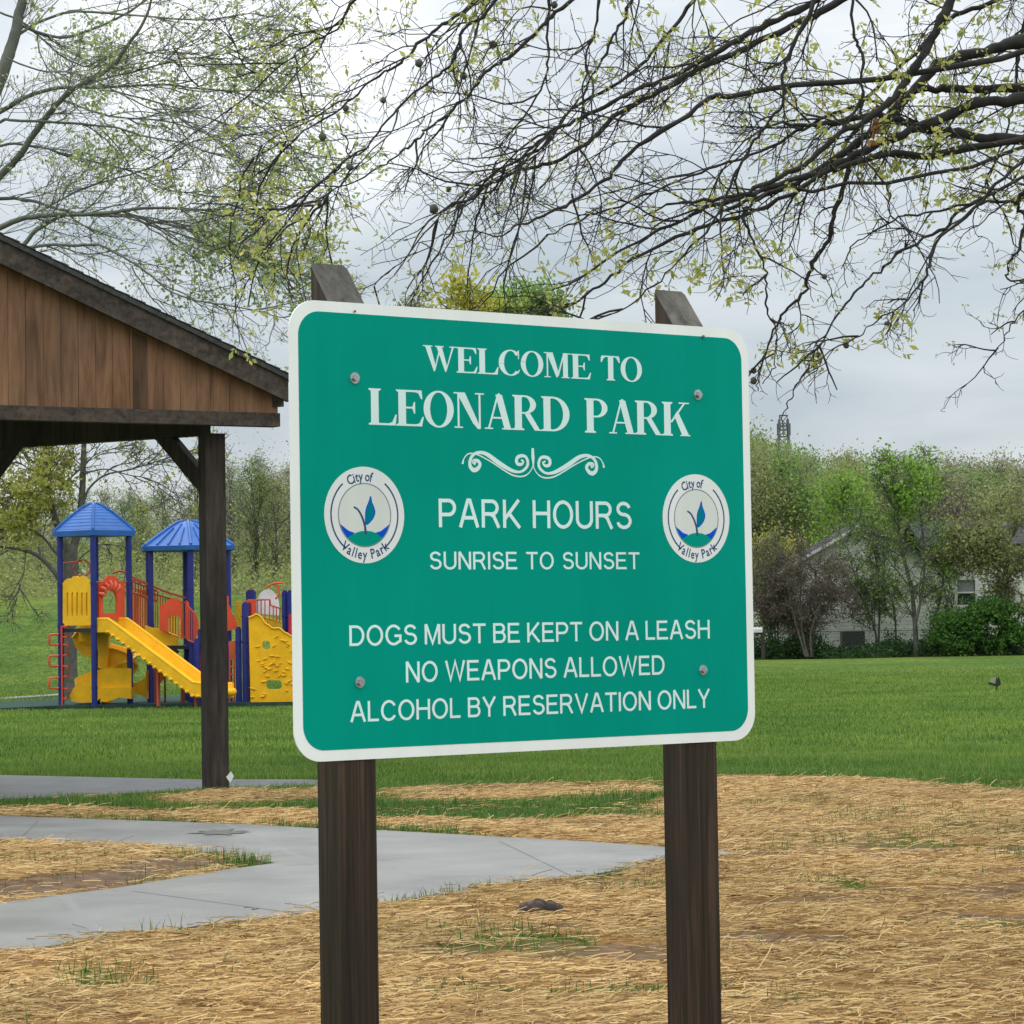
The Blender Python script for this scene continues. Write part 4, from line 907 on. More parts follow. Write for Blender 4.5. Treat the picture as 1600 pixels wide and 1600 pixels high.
# safety surface
M_SURF = mat_simple('green_surface', [(.3, (.025, .055, .045)), (.7, (.05, .09, .075))], 6, rough=.95, bs=.2, spec=.05)
mb = MB(); q_ = [G(x, y) for x, y in ((-300, 1113), (0, 1109), (90, 1105), (200, 1103), (330, 1101), (480, 1099), (700, 1097), (700, 1086), (300, 1087), (100, 1091), (0, 1097), (-300, 1102))]
mb.prism([np.array([p[0], p[1], .03]) for p in q_], [], UPV, .2); tag(mb.build('safety_surface', M_SURF), kind='structure')
mb = MB(); q_ = [G(x, y) for x, y in ((-300, 1102), (0, 1096), (90, 1089.5), (130, 1086), (130, 1084.5), (90, 1087), (0, 1093), (-300, 1097))]
mb.prism([np.array([p[0], p[1], .045]) for p in q_], [], UPV, .2); tag(mb.build('kerb', M_CON), kind='structure')
# ================================================================== TREES
M_BARK = mat_simple('oak_bark', [(.3, (.010, .010, .010)), (.7, (.036, .035, .032))], 14, (1, 1, 1), .9, .4, .01)
M_BARKG = mat_simple('grey_bark', [(.3, (.055, .058, .048)), (.7, (.125, .128, .105))], 8, (1, 1, 1), .9, .3, .01)
M_BARKB = mat_simple('brown_bark', [(.3, (.07, .06, .05)), (.7, (.16, .14, .115))], 5, (1, 1, 1), .9, .2, .01)
def pxlimb(pts, Y0, Y1=None, n=5):
    """smooth 3-D path through points; depth runs from Y0 to Y1"""
    Y1 = Y0 if Y1 is None else Y1; K = len(pts)
    P = np.array([U(x, y, Y0+(Y1-Y0)*k/(K-1)) for k, (x, y) in enumerate(pts)])
    return spline(P, n)
def resample(P, K):
    d = np.r_[0, np.cumsum(np.linalg.norm(np.diff(P, axis=0), axis=1))]; t = np.linspace(0, d[-1], K)
    return np.stack([np.interp(t, d, P[:, i]) for i in range(3)], 1), d[-1]
def twigs(limbs, per_m, L1, L2, L3, n2, n3, r1, r2, r3, ang=(18, 55), flat=.6, grav=(0, 0, -.25), g3=(0, 0, -.1), wig=.16, tmin=.1):
    """three orders of side growth from limb paths; returns (V,F) and the finest twigs"""
    S = []; T = []
    for P in limbs:
        Q, L = resample(P, 40); m = max(2, rng.poisson(L*per_m)); s_, t_, _, _ = sample(Q[None], m, tmin, 1.0); S.append(s_); T.append(t_)
        S.append(Q[-1:]); T.append(norm(Q[-1:]-Q[-2:-1]))
    S = np.concatenate(S); T = np.concatenate(T); n = len(S)
    D_ = branch_dirs(T, *ang, flat=flat); P1 = grow(S, D_, rng.uniform(*L1, n)*rng.uniform(.6, 1, n), 8, wig, grav)
    V1, F1 = tubes(P1, np.linspace(r1[0], r1[1], 8)[None]*rng.uniform(.7, 1.3, (n, 1)), 4)
    s2, t2, tt, _ = sample(P1, n2, .12, 1.0); n = len(s2)
    P2 = grow(s2, branch_dirs(t2, 22, 65, flat), rng.uniform(*L2, n)*(1.25-.6*tt), 6, wig*1.25, grav)
    V2, F2 = tubes(P2, np.linspace(r2[0], r2[1], 6)[None]*rng.uniform(.8, 1.2, (n, 1)), 3)
    s3, t3, tt, _ = sample(P2, n3, .15, 1.0); n = len(s3)
    P3 = grow(s3, branch_dirs(t3, 30, 80, flat), rng.uniform(*L3, n), 4, wig*1.6, g3)
    V3, F3 = tubes(P3, np.linspace(r3[0], r3[1], 4)[None]*np.ones((n, 1)), 3)
    return [(V1, F1), (V2, F2), (V3, F3)], P1, P2, P3
def tufts(C, k, spread, size, aspect=.4, droop=.4):
    n = len(C); Q = np.repeat(C, k, 0) + rng.normal(size=(n*k, 3))*spread; return leaves(Q, rng.uniform(size*.5, size*1.25, n*k), aspect, droop)
# ---------------- the oak whose boughs hang in from the right
OAK = [
 ([(1900, -60), (1760, 30), (1600, 69), (1540, 86), (1469, 116), (1394, 176), (1340, 215), (1290, 250), (1220, 290), (1130, 325)], 13.4, 13.0, .046, .010),
 ([(1900, 100), (1700, 140), (1600, 148), (1506, 146), (1450, 150), (1412, 169), (1371, 205), (1330, 240)], 13.6, 13.2, .034, .012),
 ([(1960, 240), (1760, 222), (1600, 225), (1525, 225), (1469, 221), (1412, 210), (1370, 202), (1300, 218), (1235, 213)], 13.2, 12.9, .042, .010),
 ([(1900, 70), (1720, 120), (1600, 157), (1525, 176), (1469, 202), (1394, 232), (1319, 262), (1262, 289), (1187, 311), (1112, 334), (1056, 356), (960, 400)], 13.3, 12.6, .040, .007),
 ([(1560, -200), (1500, -60), (1480, 0), (1450, 60), (1412, 127), (1371, 172), (1310, 215), (1262, 262), (1190, 300), (1120, 318), (1040, 330)], 12.8, 12.5, .032, .008),
 ([(1500, -120), (1322, 0), (1262, 34), (1187, 67), (1131, 90), (1075, 124), (1000, 165), (944, 210), (887, 244), (831, 270), (775, 300), (745, 330), (722, 367), (690, 415)], 13.8, 13.2, .032, .005),
 ([(1420, -120), (1262, 0), (1169, 41), (1094, 86), (1000, 131), (930, 165), (870, 198), (820, 236), (770, 262)], 13.1, 12.8, .028, .006),
 ([(1040, -140), (891, 0), (850, 41), (801, 82), (767, 109), (730, 146), (692, 184), (662, 210), (632, 236), (602, 259), (550, 292), (497, 322)], 13.0, 12.7, .017, .004),
 ([(860, -120), (737, 0), (681, 41), (640, 75), (595, 101), (550, 139), (494, 184), (449, 210), (400, 232)], 13.6, 13.3, .016, .003),
 ([(870, -130), (770, 0), (726, 41), (700, 90), (662, 127), (610, 172), (561, 232), (512, 277), (500, 318)], 12.5, 12.3, .012, .003),
 ([(870, -120), (854, 0), (850, 75), (842, 131), (797, 202), (765, 255)], 13.2, 13.0, .010, .004),
 ([(930, -120), (929, 0), (910, 75), (895, 150), (887, 240), (880, 300)], 12.9, 12.9, .009, .003),
 ([(1040, -120), (985, 0), (955, 56), (932, 97), (902, 142), (860, 200), (812, 262)], 13.5, 13.3, .011, .004),
 ([(1110, 150), (1000, 225), (944, 285), (869, 330), (812, 356), (779, 375)], 12.7, 12.4, .014, .004),
 ([(1300, 262), (1180, 330), (1100, 352), (1000, 395), (940, 440), (880, 478), (830, 500)], 12.8, 12.4, .014, .003),
 ([(1760, 180), (1650, 250), (1517, 322), (1480, 352), (1420, 386), (1371, 424), (1337, 465), (1300, 521), (1262, 589), (1248, 625), (1240, 662)], 12.6, 12.3, .012, .0025),
 ([(1760, 120), (1600, 240), (1525, 315), (1450, 382), (1435, 424), (1412, 461), (1370, 495), (1326, 525)], 12.2, 12.1, .012, .003),
 ([(1200, 300), (1165, 330), (1176, 375), (1191, 431), (1191, 487), (1206, 521), (1202, 570), (1186, 600)], 12.7, 12.6, .009, .003),
 ([(1330, 250), (1311, 319), (1300, 367), (1270, 405), (1259, 442), (1225, 472), (1200, 497), (1175, 560), (1172, 590)], 13.0, 12.9, .016, .003),
 ([(1700, 240), (1600, 300), (1581, 315), (1596, 337), (1596, 375), (1581, 412), (1574, 446)], 12.4, 12.4, .016, .006),
 ([(1640, 280), (1590, 315), (1556, 317), (1517, 322), (1440, 340), (1380, 352), (1320, 395)], 12.5, 12.4, .011, .004),
 ([(1330, -100), (1330, 40), (1345, 90), (1350, 175), (1352, 240), (1385, 290), (1400, 340)], 12.4, 12.4, .010, .004),
 ([(1300, -100), (1260, 40), (1235, 100), (1225, 165), (1190, 210), (1165, 262), (1130, 330), (1075, 400), (1020, 450), (940, 480)], 12.1, 12.0, .012, .003),
 ([(1700, -60), (1560, 0), (1480, 40), (1400, 110), (1330, 170), (1262, 200), (1180, 240), (1100, 262), (1010, 300), (920, 340), (860, 370)], 14.0, 13.6, .020, .005),
 ([(1800, -160), (1640, -40), (1600, 20), (1590, 90), (1580, 180), (1560, 240), (1520, 330)], 13.8, 13.6, .014, .004),
 ([(1150, -100), (1080, 0), (1040, 60), (980, 120), (900, 170), (850, 230), (790, 270), (700, 330), (640, 400), (590, 440)], 14.2, 13.8, .018, .003),
 ([(640, -90), (560, 0), (520, 50), (470, 75), (420, 110), (350, 128), (290, 140)], 13.9, 13.7, .010, .002),
 ([(1900, 260), (1700, 400), (1640, 440), (1600, 480), (1570, 520), (1555, 560)], 12.6, 12.6, .008, .0025),
]
oakx = U(2120, 900, 13.3)
oak = empty('oak_tree', (oakx[0], oakx[1], 0), 'dark oak boughs with small yellow-green new leaves hanging in from the upper right', 'tree')
b = MB(); tp = np.array([[oakx[0], oakx[1], z_] for z_ in (-.2, .3, 1.5, 3, 4.5, 6, 8)]); tp[4:, 0] -= [.05, .15, .35]
b.tube(tp, [.36, .28, .23, .21, .19, .15, .10], 14); b.build('trunk', M_BARK, oak, smooth=True)
b = MB(); limbs = []
for oi_, (pts, Y0, Y1, r0, r1) in enumerate(OAK):
    if oi_ in (5, 6, 7, 8, 23, 25): r0, r1 = r0*.78, r1*.85
    P = pxlimb(pts, Y0, Y1, 6); P = P + np.cumsum(rng.normal(size=P.shape)*.0045, 0) + rng.normal(size=P.shape)*.0038; K = len(P)
    # carry every bough back to the trunk
    top = np.array([oakx[0]-.05, oakx[1], min(6.5, max(2.8, P[0][2]+.4))])
    lead = spline([top, top*.66+P[0]*.34+rng.normal(size=3)*.10+np.array([0, 0, .12]), top*.33+P[0]*.67+rng.normal(size=3)*.07, P[0]*.97+top*.03, P[0]], 5); lead[1:-2] += rng.normal(size=(len(lead)-3, 3))*.012
    knob = 1+.12*rng.normal(size=K)
    b.tube(P, np.linspace(r0*.82, r1*.8, K)*np.clip(knob, .8, 1.35), 7); b.tube(lead, np.linspace(r0*1.2, r0*.82, len(lead)), 7); limbs.append(P)
b.build('bough', M_BARK, oak, smooth=True)
drop_ = (15, 16, 17, 18, 19, 20, 27)
lw = [l for i_, l in enumerate(limbs) if i_ not in drop_]; lh = [limbs[i_] for i_ in drop_]
tA_ = ((.0048, .0022), (.0026, .0015), (.0016, .001))
lh_cut = [l[l[:, 2] > U(1250, 560, 12.8)[2]] for l in lh]; lh_cut = [l for l in lh_cut if len(l) > 4]
la, A1, A2_, A3 = twigs(lh_cut, 4.2, (.12, .42), (.08, .26), (.03, .12), 3, 3, *tA_, ang=(25, 60), flat=.7, grav=(-.02, 0, -.15), wig=.2)
lay, P1, P2, P3 = twigs(lw, 5.0, (.25, .95), (.12, .42), (.04, .16), 5, 3, (.0048, .0022), (.0027, .0015), (.0016, .001), ang=(14, 50), flat=.7, grav=(-.05, 0, -.17), wig=.19)
zl_ = U(1250, 585, 12.8)[2]; P3 = np.concatenate([P3, A3]); lay = lay+la; P3L = P3[P3[:, :, 2].min(1) > zl_]
b = MB(); [b.add(v, f) for v, f in lay]; b.build('twigs', M_BARK, oak)
k = rng.random(len(P3L)) < .55; C_ = P3L[k, -1]
dn = fbm(C_[:, 0]*1.0+40, C_[:, 2]+40, .5, 3, 5); k2 = rng.random(len(C_)) < sstep(.35, .65, dn)*1.2
b = MB(); b.add(*tufts(C_[k2], 6, .014, .042, .42, .5)); k = rng.random(len(P3L)) < .6; b.add(*tufts(P3L[k, -1], 3, .008, .022, .4, .4))
M_OAKL = mat_leaf('oak_leaf', [(.27, .31, .07), (.40, .44, .12), (.55, .56, .20), (.33, .40, .11), (.60, .55, .22)], .55)
b.build('leaves', M_OAKL, oak)
GN = np.concatenate([P2[:, 1:4].reshape(-1, 3), A2_[:, 1:4].reshape(-1, 3)])
for (x, y, s_) in ((545, 181, 1.1), (507, 216, 1.3), (595, 147, 1.1), (652, 100, 1.3), (729, 113, 1.3), (770, 60, 1.4), (862, 14, 1.2), (718, 319, 1.3), (668, 333, 1.6), (549, 258, 1.1), (502, 322, 1), (1371, 499, 1), (1340, 521, 1), (1279, 552, .9), (1175, 583, 1), (1296, 412, .9), (1178, 590, 1.2), (706, 298, 1)):
    dd_ = GN-CAM; f_ = dd_@FW; q2_ = np.hypot(800+FPX*(dd_@RT)/f_-x, 800+FPX*(dd_@DN)/f_-y); c0 = GN[np.argmin(q2_)] - np.array([0, 0, .008])
    m_ = MB(); th = np.linspace(.01, math.pi-.01, 7); V = []
    for t in th:
        for j in range(9):
            q_ = .0145*s_*(1+.3*(rng.random()-.5)); V.append(c0+q_*np.array([math.sin(t)*math.cos(j*.698), math.sin(t)*math.sin(j*.698), math.cos(t)]))
    i = np.arange(6)[:, None]*9; j = np.arange(9)[None]; m_.add(V, np.stack([i+j, i+(j+1) % 9, i+9+(j+1) % 9, i+9+j], -1).reshape(-1, 4)); m_.build('gall', M_BARKG, oak, smooth=True)
# one dead leaf cluster caught in the fork
b = MB(); b.add(*tufts(np.array([U(x, y, 12.9) for x, y in ((1352, 185), (1362, 200), (1375, 172), (1358, 210))]), 4, .015, .05, .5)); b.build('dead_leaves', mat_leaf('dead_leaf', [(.35, .16, .06), (.5, .27, .12)], .3), oak)
# ---------------- maple behind the pavilion, upper left
YM = 34.0
MAP = [
 ([(-130, 560), (-90, 380), (-50, 250), (0, 119), (16, 78), (25, 40), (35, 0), (50, -80), (70, -200)], 34, 34, .105, .05),
 ([(-110, 400), (0, 275), (25, 250), (62, 200), (94, 160), (125, 137), (172, 109), (200, 70), (222, 40), (240, -10)], 33.8, 33, .05, .014),
 ([(-60, 210), (0, 175), (47, 153), (94, 141), (156, 141), (250, 136), (328, 144), (440, 147)], 34.2, 34.6, .036, .006),
 ([(-80, 230), (0, 192), (31, 190), (131, 195), (187, 203), (234, 219), (281, 225), (340, 244)], 33.5, 33, .022, .006),
 ([(-100, 330), (0, 309), (47, 309), (94, 322), (156, 331), (219, 337), (265, 347), (330, 362), (380, 385)], 34, 33.5, .026, .006),
 ([(-120, 420), (0, 353), (31, 341), (78, 333), (156, 330), (203, 322), (281, 320), (340, 330), (420, 352)], 33.2, 32.5, .040, .007),
 ([(0, 430), (34, 381), (56, 359), (94, 341), (130, 332)], 33, 33, .032, .016),
 ([(0, 400), (56, 387), (125, 387), (156, 387), (194, 406), (234, 431), (266, 456), (312, 472), (406, 490), (440, 498)], 32.6, 32, .022, .006),
 ([(190, 328), (240, 352), (281, 369), (344, 397), (390, 416), (437, 428)], 33, 32.5, .014, .005),
 ([(20, 60), (100, 20), (219, 28), (328, 37), (400, 30)], 34, 34.5, .020, .006),
 ([(-60, 260), (0, 228), (47, 231), (94, 244), (156, 262), (203, 275), (250, 300), (320, 310)], 34.5, 34.5, .020, .006),
 ([(156, 141), (190, 145), (300, 172), (380, 200), (450, 222)], 33.6, 33.2, .014, .005),
 ([(30, 40), (90, 60), (160, 40), (230, 0), (290, -50)], 34.4, 35, .022, .010),
 ([(60, 330), (120, 300), (170, 285), (240, 262), (300, 225), (350, 210), (390, 190)], 33.6, 33.6, .014, .005),
 ([(205, 415), (225, 450), (250, 480), (268, 500), (280, 530)], 32.4, 32.2, .010, .004),
 ([(94, 155), (170, 182), (250, 190), (330, 215), (410, 270)], 34.2, 34, .014, .005),
 ([(120, 135), (200, 112), (280, 92), (350, 84), (420, 70)], 34.2, 34, .014, .005),
 ([(160, 332), (250, 345), (330, 372), (410, 400), (450, 440)], 33.8, 33.5, .012, .004),
 ([(0, 20), (40, 40), (100, 90), (150, 100), (240, 75), (330, 60)], 34.6, 34.8, .014, .005),
 ([(10, 90), (60, 110), (130, 120), (220, 165), (300, 195), (360, 240), (420, 262)], 33.0, 33, .012, .005),
]
mb0 = U(-135, 900, YM); M_BARKM = mat_simple('pale_bark', [(.3, (.085, .095, .078)), (.7, (.18, .19, .155))], 8, rough=.9, bs=.3)
maple = empty('maple_tree', (mb0[0], mb0[1], 0), 'tall budding tree with a haze of fine twigs standing behind the pavilion roof', 'tree')
b = MB(); P0 = U(-130, 560, YM); b.tube(spline([[mb0[0], mb0[1], -.2], [mb0[0], mb0[1], 1.5], P0], 5), [.2, .19, .18, .17, .165, .16, .15, .14, .13, .12, .105], 12); b.build('trunk', M_BARKM, maple, smooth=True)
b = MB(); limbs = []
for k_, (pts, Y0, Y1, r0, r1) in enumerate(MAP):
    P = pxlimb(pts, Y0, Y1, 5); P = P + np.cumsum(rng.normal(size=P.shape)*.006, 0); b.tube(P, np.linspace(r0, r1, len(P)), 6); limbs.append(P)
b.build('bough', M_BARKM, maple, smooth=True)
lay, P1, P2, P3 = twigs(limbs[1:]+[limbs[0][15:]], 4.2, (.5, 1.7), (.25, .8), (.08, .28), 6, 4, (.0078, .0036), (.004, .0024), (.0026, .0019), ang=(12, 42), flat=1, grav=(.05, 0, .04), g3=(0, 0, .1), wig=.15)
b = MB(); [b.add(v, f) for v, f in lay]; b.build('twigs', M_BARKM, maple)
k = rng.random(len(P3)) < .42; b = MB(); b.add(*tufts(P3[k, -1], 3, .022, .05, .55, .1))
C_ = P3[:, -1]; dn = fbm(C_[:, 0]+40, C_[:, 2]+40, .8, 3, 15); k = rng.random(len(C_)) < sstep(.5, .66, dn)*.5; b.add(*tufts(C_[k], 4, .04, .075, .55, .2))
b.build('leaves', mat_leaf('maple_bud', [(.26, .36, .15), (.38, .50, .20), (.46, .56, .24), (.28, .34, .18), (.54, .60, .18)], .45), maple)
# ---------------- generic tree
def tree_arrays(H, cw, r0, nl=(22, 6, 5), base=.25, leaf=.2, nleaf=3, up=.35, seed=0, spread=.1, sides=(6, 3), lean=0, leaf_p=1.0):
    global rng
    keep = rng; rng = np.random.default_rng(seed)
    K = 9; t = np.linspace(0, 1, K); T_ = np.stack([lean*t*H+np.cumsum(rng.normal(size=K))*.012*H, np.cumsum(rng.normal(size=K))*.012*H, t*H*.88], 1); T_[0, :2] = 0
    V0, F0 = tubes(T_[None], (r0*(1-.82*t))[None], sides[0])
    s, tg, tt, _ = sample(T_[None], nl[0], base, 1); n = len(s)
    prof_ = np.sin(np.clip((tt-base)/(1-base), 0, 1)*math.pi*.8+.45)
    D_ = branch_dirs(tg, 35, 75); D_[:, 2] += up; P1 = grow(s, D_, cw*.55*prof_*rng.uniform(.75, 1.15, n)+.1, 6, .14, (0, 0, .1))
    V1, F1 = tubes(P1, (r0*.32*(1-.6*tt))[:, None]*np.linspace(1, .35, 6)[None], sides[1])
    s, tg, tt, _ = sample(P1, nl[1], .2, 1); n = len(s); P2 = grow(s, branch_dirs(tg, 25, 65), cw*.22*rng.uniform(.5, 1.1, n), 4, .2, (0, 0, .05))
    V2, F2 = tubes(P2, r0*.10*np.linspace(1, .5, 4)[None]*np.ones((n, 1)), 3)
    s, tg, tt, _ = sample(P2, nl[2], .2, 1); C = s + rng.normal(size=s.shape)*spread
    C = C[rng.random(len(C)) < leaf_p]
    LV, LF = tufts(C, nleaf, spread*1.2, leaf, .7, .1)
    m_ = MB(); m_.add(V0, F0); m_.add(V1, F1); m_.add(V2, F2)
    rng = keep
    return (np.concatenate(m_.v), m_.f), (V0, F0), (LV, LF), P2
def xf(V, p, s, a): c_, s_ = math.cos(a), math.sin(a); return (V*s) @ np.array([[c_, s_, 0], [-s_, c_, 0], [0, 0, 1]]) + np.array(p)
def place_tree(name, px, ybase_Y, ztop_px, cw, leafmat, barkmat, label, cat='tree', group=None, r0=.12, seed=1, **kw):
    """tree whose top reaches the given picture height, standing at depth ybase_Y"""
    p = U(px, 1000, ybase_Y); zg = float(terrain(np.array([p[0]]), np.array([ybase_Y]))[0]); H = U(px, ztop_px, ybase_Y)[2]-zg
    (bv, bf), tr, (lv, lf), _ = tree_arrays(H, cw, r0, seed=seed, **kw)
    root = empty(name, (p[0], p[1], zg), label, cat, group)
    a = seed*1.7; o = np.array([p[0], p[1], zg-.05])
    n0 = len(tr[0])
    m_ = MB(); m_.add(xf(tr[0], o, 1, a), tr[1]); m_.build('trunk', barkmat, root, smooth=True)
    m_ = MB(); V = xf(bv, o, 1, a)[n0:]
    fs = [f - n0 for f in bf[1:]]; m_.v.append(V); m_.f += fs; m_.mi += [np.zeros(len(f), int) for f in fs]; m_.n = len(V); m_.build('branches', barkmat, root)
    m_ = MB(); m_.add(xf(lv, o, 1, a), lf); m_.build('crown', leafmat, root)
    return root
L_OLIVE = mat_leaf('olive_leaf', [(.15, .19, .07), (.26, .30, .11), (.35, .38, .15), (.19, .20, .09)], .38)
L_GREY = mat_leaf('grey_bud', [(.19, .20, .13), (.30, .32, .20), (.25, .28, .15), (.36, .38, .24)], .35)
L_MID = mat_leaf('mid_green_leaf', [(.10, .18, .05), (.18, .30, .08), (.28, .42, .12), (.13, .21, .065)], .42)
L_BRIGHT = mat_leaf('bright_green_leaf', [(.12, .24, .035), (.21, .38, .055), (.31, .48, .10), (.16, .27, .045)], .45)
L_YEL = mat_leaf('yellow_green_leaf', [(.30, .31, .05), (.44, .43, .07), (.54, .50, .10), (.34, .35, .07)], .45)
L_DARK = mat_leaf('dark_green_leaf', [(.02, .055, .02), (.04, .095, .03), (.06, .13, .04)], .25)
L_PURP = mat_leaf('purple_bud', [(.10, .08, .07), (.16, .125, .105), (.21, .17, .14)], .2)
# woods: one mass of many small trees on the slope behind the playground, and one on the hill to the right
def woods(name, spots, protos, mats, label, under):
    m_ = MB()
    for (x, y, H, pi, mi) in spots:
        zg = float(terrain(np.array([x]), np.array([y]))[0]); (bv, bf), _, (lv, lf), _ = protos[pi]
        s_ = H/10.0; a = rng.uniform(0, 6.28); V = xf(bv, (x, y, zg-.2), s_, a)
        m_.v.append(V); m_.f += [f+m_.n for f in bf]; m_.mi += [np.zeros(len(f), int) for f in bf]; m_.n += len(V)
        m_.add(xf(lv, (x, y, zg-.2), s_, a), lf, mi)
    x, y, h, mi = under; zg = terrain(x, y)
    V, Fq = leaves(np.stack([x, y, zg+h], 1), rng.uniform(.07, .19, len(x)), .7, .1)
    m_.add(V, Fq, mi)
    o = m_.build(name, mats); return tag(o, label, 'woods', kind='stuff')
pr_a = [tree_arrays(10, 4.4, .17, (30, 7, 6), .22, .13, 3, .6, 100+i, .20, (5, 3), leaf_p=.55) for i in range(5)]
pr_b = [tree_arrays(10, 6.0, .14, (30, 9, 8), .12, .17, 3, .35, 200+i, .22, (5, 3), leaf_p=.8) for i in range(5)]
spots = []
for i in range(150):
    y = rng.uniform(118, 205); px = rng.uniform(-120, 1180); x = (px-800)/FPX*y
    tp = 752 if px < 300 else np.interp(px, [300, 350, 400, 600, 1180], [748, 712, 694, 700, 700])
    zt_ = (975+7-tp-rng.uniform(-10, 60)*(y/160))/FPX*y+1.4; zg = float(terrain(np.array([x]), np.array([y]))[0])
    spots.append((x, y, max(3, zt_-zg), rng.integers(5), rng.choice([1, 1, 2, 3], p=[.3, .3, .3, .1])))
n = 210000; y = np.where(rng.random(n) < .5, rng.uniform(102, 150, n), rng.uniform(150, 275, n)); x = rng.uniform(-.3, .1, n)*y;  h = np.abs(rng.normal(0, 1, n))*(.2+1.9*sstep(102, 128, y)+1.5*sstep(150, 160, y))*(.2+fbm(x+99, y+99, 4, 3, 6)**2*2.4)
woods('woods', spots, pr_a, [M_BARKG, L_GREY, L_OLIVE, L_MID], 'grey-green budding woods on the grassy bank behind the playground', (x, y, h, 2))
spots = []
for i in range(150):
    y = rng.uniform(122, 235); px = rng.uniform(1080, 1720); x = (px-800)/FPX*y
    tp = np.interp(px, [1080, 1175, 1205, 1235, 1290, 1330, 1370, 1420, 1500, 1600], [650, 672, 678, 694, 702, 708, 720, 716, 714, 716])
    zt_ = (972-tp-rng.uniform(0, 70)*(y/160))/FPX*y+1.4; zg = float(terrain(np.array([x]), np.array([y]))[0])
    mi = rng.choice([1, 2, 3], p=[.12, .33, .55]) if px < 1400 else rng.choice([1, 2, 3], p=[.5, .35, .15]); spots.append((x, y, max(3, zt_-zg), rng.integers(5), mi))
n = 90000; x = rng.uniform(0, 48, n); y = rng.uniform(118, 160, n); h = np.abs(rng.normal(0, 1, n))*(.3+3.2*fbm(x+99, y+99, 4, 3, 6)**2)
woods('woods', spots, pr_b, [M_BARKB, L_GREY, L_OLIVE, L_MID], 'mixed green woods covering the hill behind the white house', (x, y, h, 3))
# ---------------- two-stemmed tree behind the playground
YT = 58.5; tb = G(112, 1089); YT = tb[1]
t1 = empty('shade_tree', (tb[0], tb[1], 0), 'two-stemmed old tree with yellow-green leaves standing right behind the playground tower', 'tree')
b = MB(); P = pxlimb([(110, 1092), (109, 1000), (109, 940), (110, 880), (110, 850)], YT); P[0][2] = -.1; b.tube(P, np.interp(np.linspace(0, 1, len(P)), [0, .1, .5, 1], [.24, .155, .145, .15]), 12); b.build('trunk', M_BARKG, t1, smooth=True)
TL_ = [([(106, 860), (88, 815), (77, 770), (74, 700), (66, 620), (50, 540)], .085, .03), ([(114, 860), (124, 815), (129, 760), (131, 700), (138, 620), (150, 560)], .095, .03),
 ([(106, 930), (88, 898), (60, 869), (30, 858), (0, 854), (-60, 830)], .060, .02), ([(104, 880), (86, 862), (62, 835), (30, 824), (0, 828), (-50, 810)], .034, .012),
 ([(131, 785), (140, 762), (165, 742), (205, 733), (260, 716), (310, 700)], .030, .008), ([(130, 740), (165, 733), (200, 742), (240, 752), (262, 790)], .018, .006),
 ([(76, 770), (92, 762), (120, 738), (150, 710), (190, 698)], .022, .007), ([(116, 880), (140, 860), (165, 850), (190, 858), (198, 880)], .018, .006), ([(74, 740), (50, 720), (25, 700), (0, 690)], .02, .008), ([(77, 775), (60, 745), (40, 715), (30, 690)], .018, .008),
 ([(80, 790), (50, 770), (20, 765), (-20, 770)], .02, .008), ([(200, 735), (240, 725), (290, 735), (330, 760)], .012, .005), ([(40, 862), (38, 890), (32, 915), (26, 935)], .012, .004)]
b = MB(); limbs = []
for pts, r0, r1 in TL_:
    P = pxlimb(pts, YT, YT-.6+1.2*rng.random(), 5); b.tube(P, np.linspace(r0, r1, len(P)), 7); limbs.append(P)
b.build('bough', M_BARKG, t1, smooth=True)
lay, P1, P2, P3 = twigs(limbs, 4.0, (.5, 1.5), (.25, .7), (.1, .3), 5, 4, (.014, .008), (.008, .006), (.006, .0045), ang=(20, 60), flat=.9, grav=(0, 0, -.1), tmin=.25)
b = MB(); [b.add(v, f) for v, f in lay]; b.build('twigs', M_BARKG, t1)
C_ = np.concatenate([P3[:, -1], P2[:, -1]]); lim = U(118, 850, YT)[0]
k = ((C_[:, 0] < lim) & (C_[:, 2] > U(50, 850, YT)[2]) & (rng.random(len(C_)) < .75)) | (rng.random(len(C_)) < .10)
b = MB(); b.add(*tufts(C_[k], 4, .09, .12, .6, .2))
n = 1500; px_ = rng.normal(35, 42, n); py_ = rng.normal(775, 34, n); C2 = np.array([U(a, c_, YT+rng.normal()*.7) for a, c_ in zip(px_, py_) if a < 112]); dn = fbm(C2[:, 0]+30, C2[:, 2]+30, .7, 3, 9); C2 = C2[dn > .46]
b.add(*tufts(C2, 5, .07, .11, .6, .2))
b.build('leaves', mat_leaf('spring_leaf', [(.27, .29, .06), (.38, .40, .09), (.48, .47, .12), (.32, .32, .09)], .45), t1)
# ---------------- trees whose tops show above the sign
kw = dict(nl=(54, 10, 8), nleaf=3, leaf=.13, spread=.12)
place_tree('young_tree', 712, 66, 388, 3.0, L_YEL, M_BARKG, 'yellow-green tree top showing above the upper edge of the sign', r0=.1, seed=11, **kw)
place_tree('leafy_tree', 792, 68, 408, 3.0, L_BRIGHT, M_BARKG, 'bright green tree top showing above the middle of the sign edge', r0=.1, seed=12, **kw)
place_tree('leafy_tree', 868, 69, 402, 3.0, L_MID, M_BARKG, 'darker green tree top above the sign, beside its right post', r0=.1, seed=13, **kw)
place_tree('thin_tree', 632, 72, 425, 2.3, L_GREY, M_BARKG, 'pale thin tree top above the sign, just right of its left post', r0=.08, seed=14, **dict(kw, leaf_p=.5))
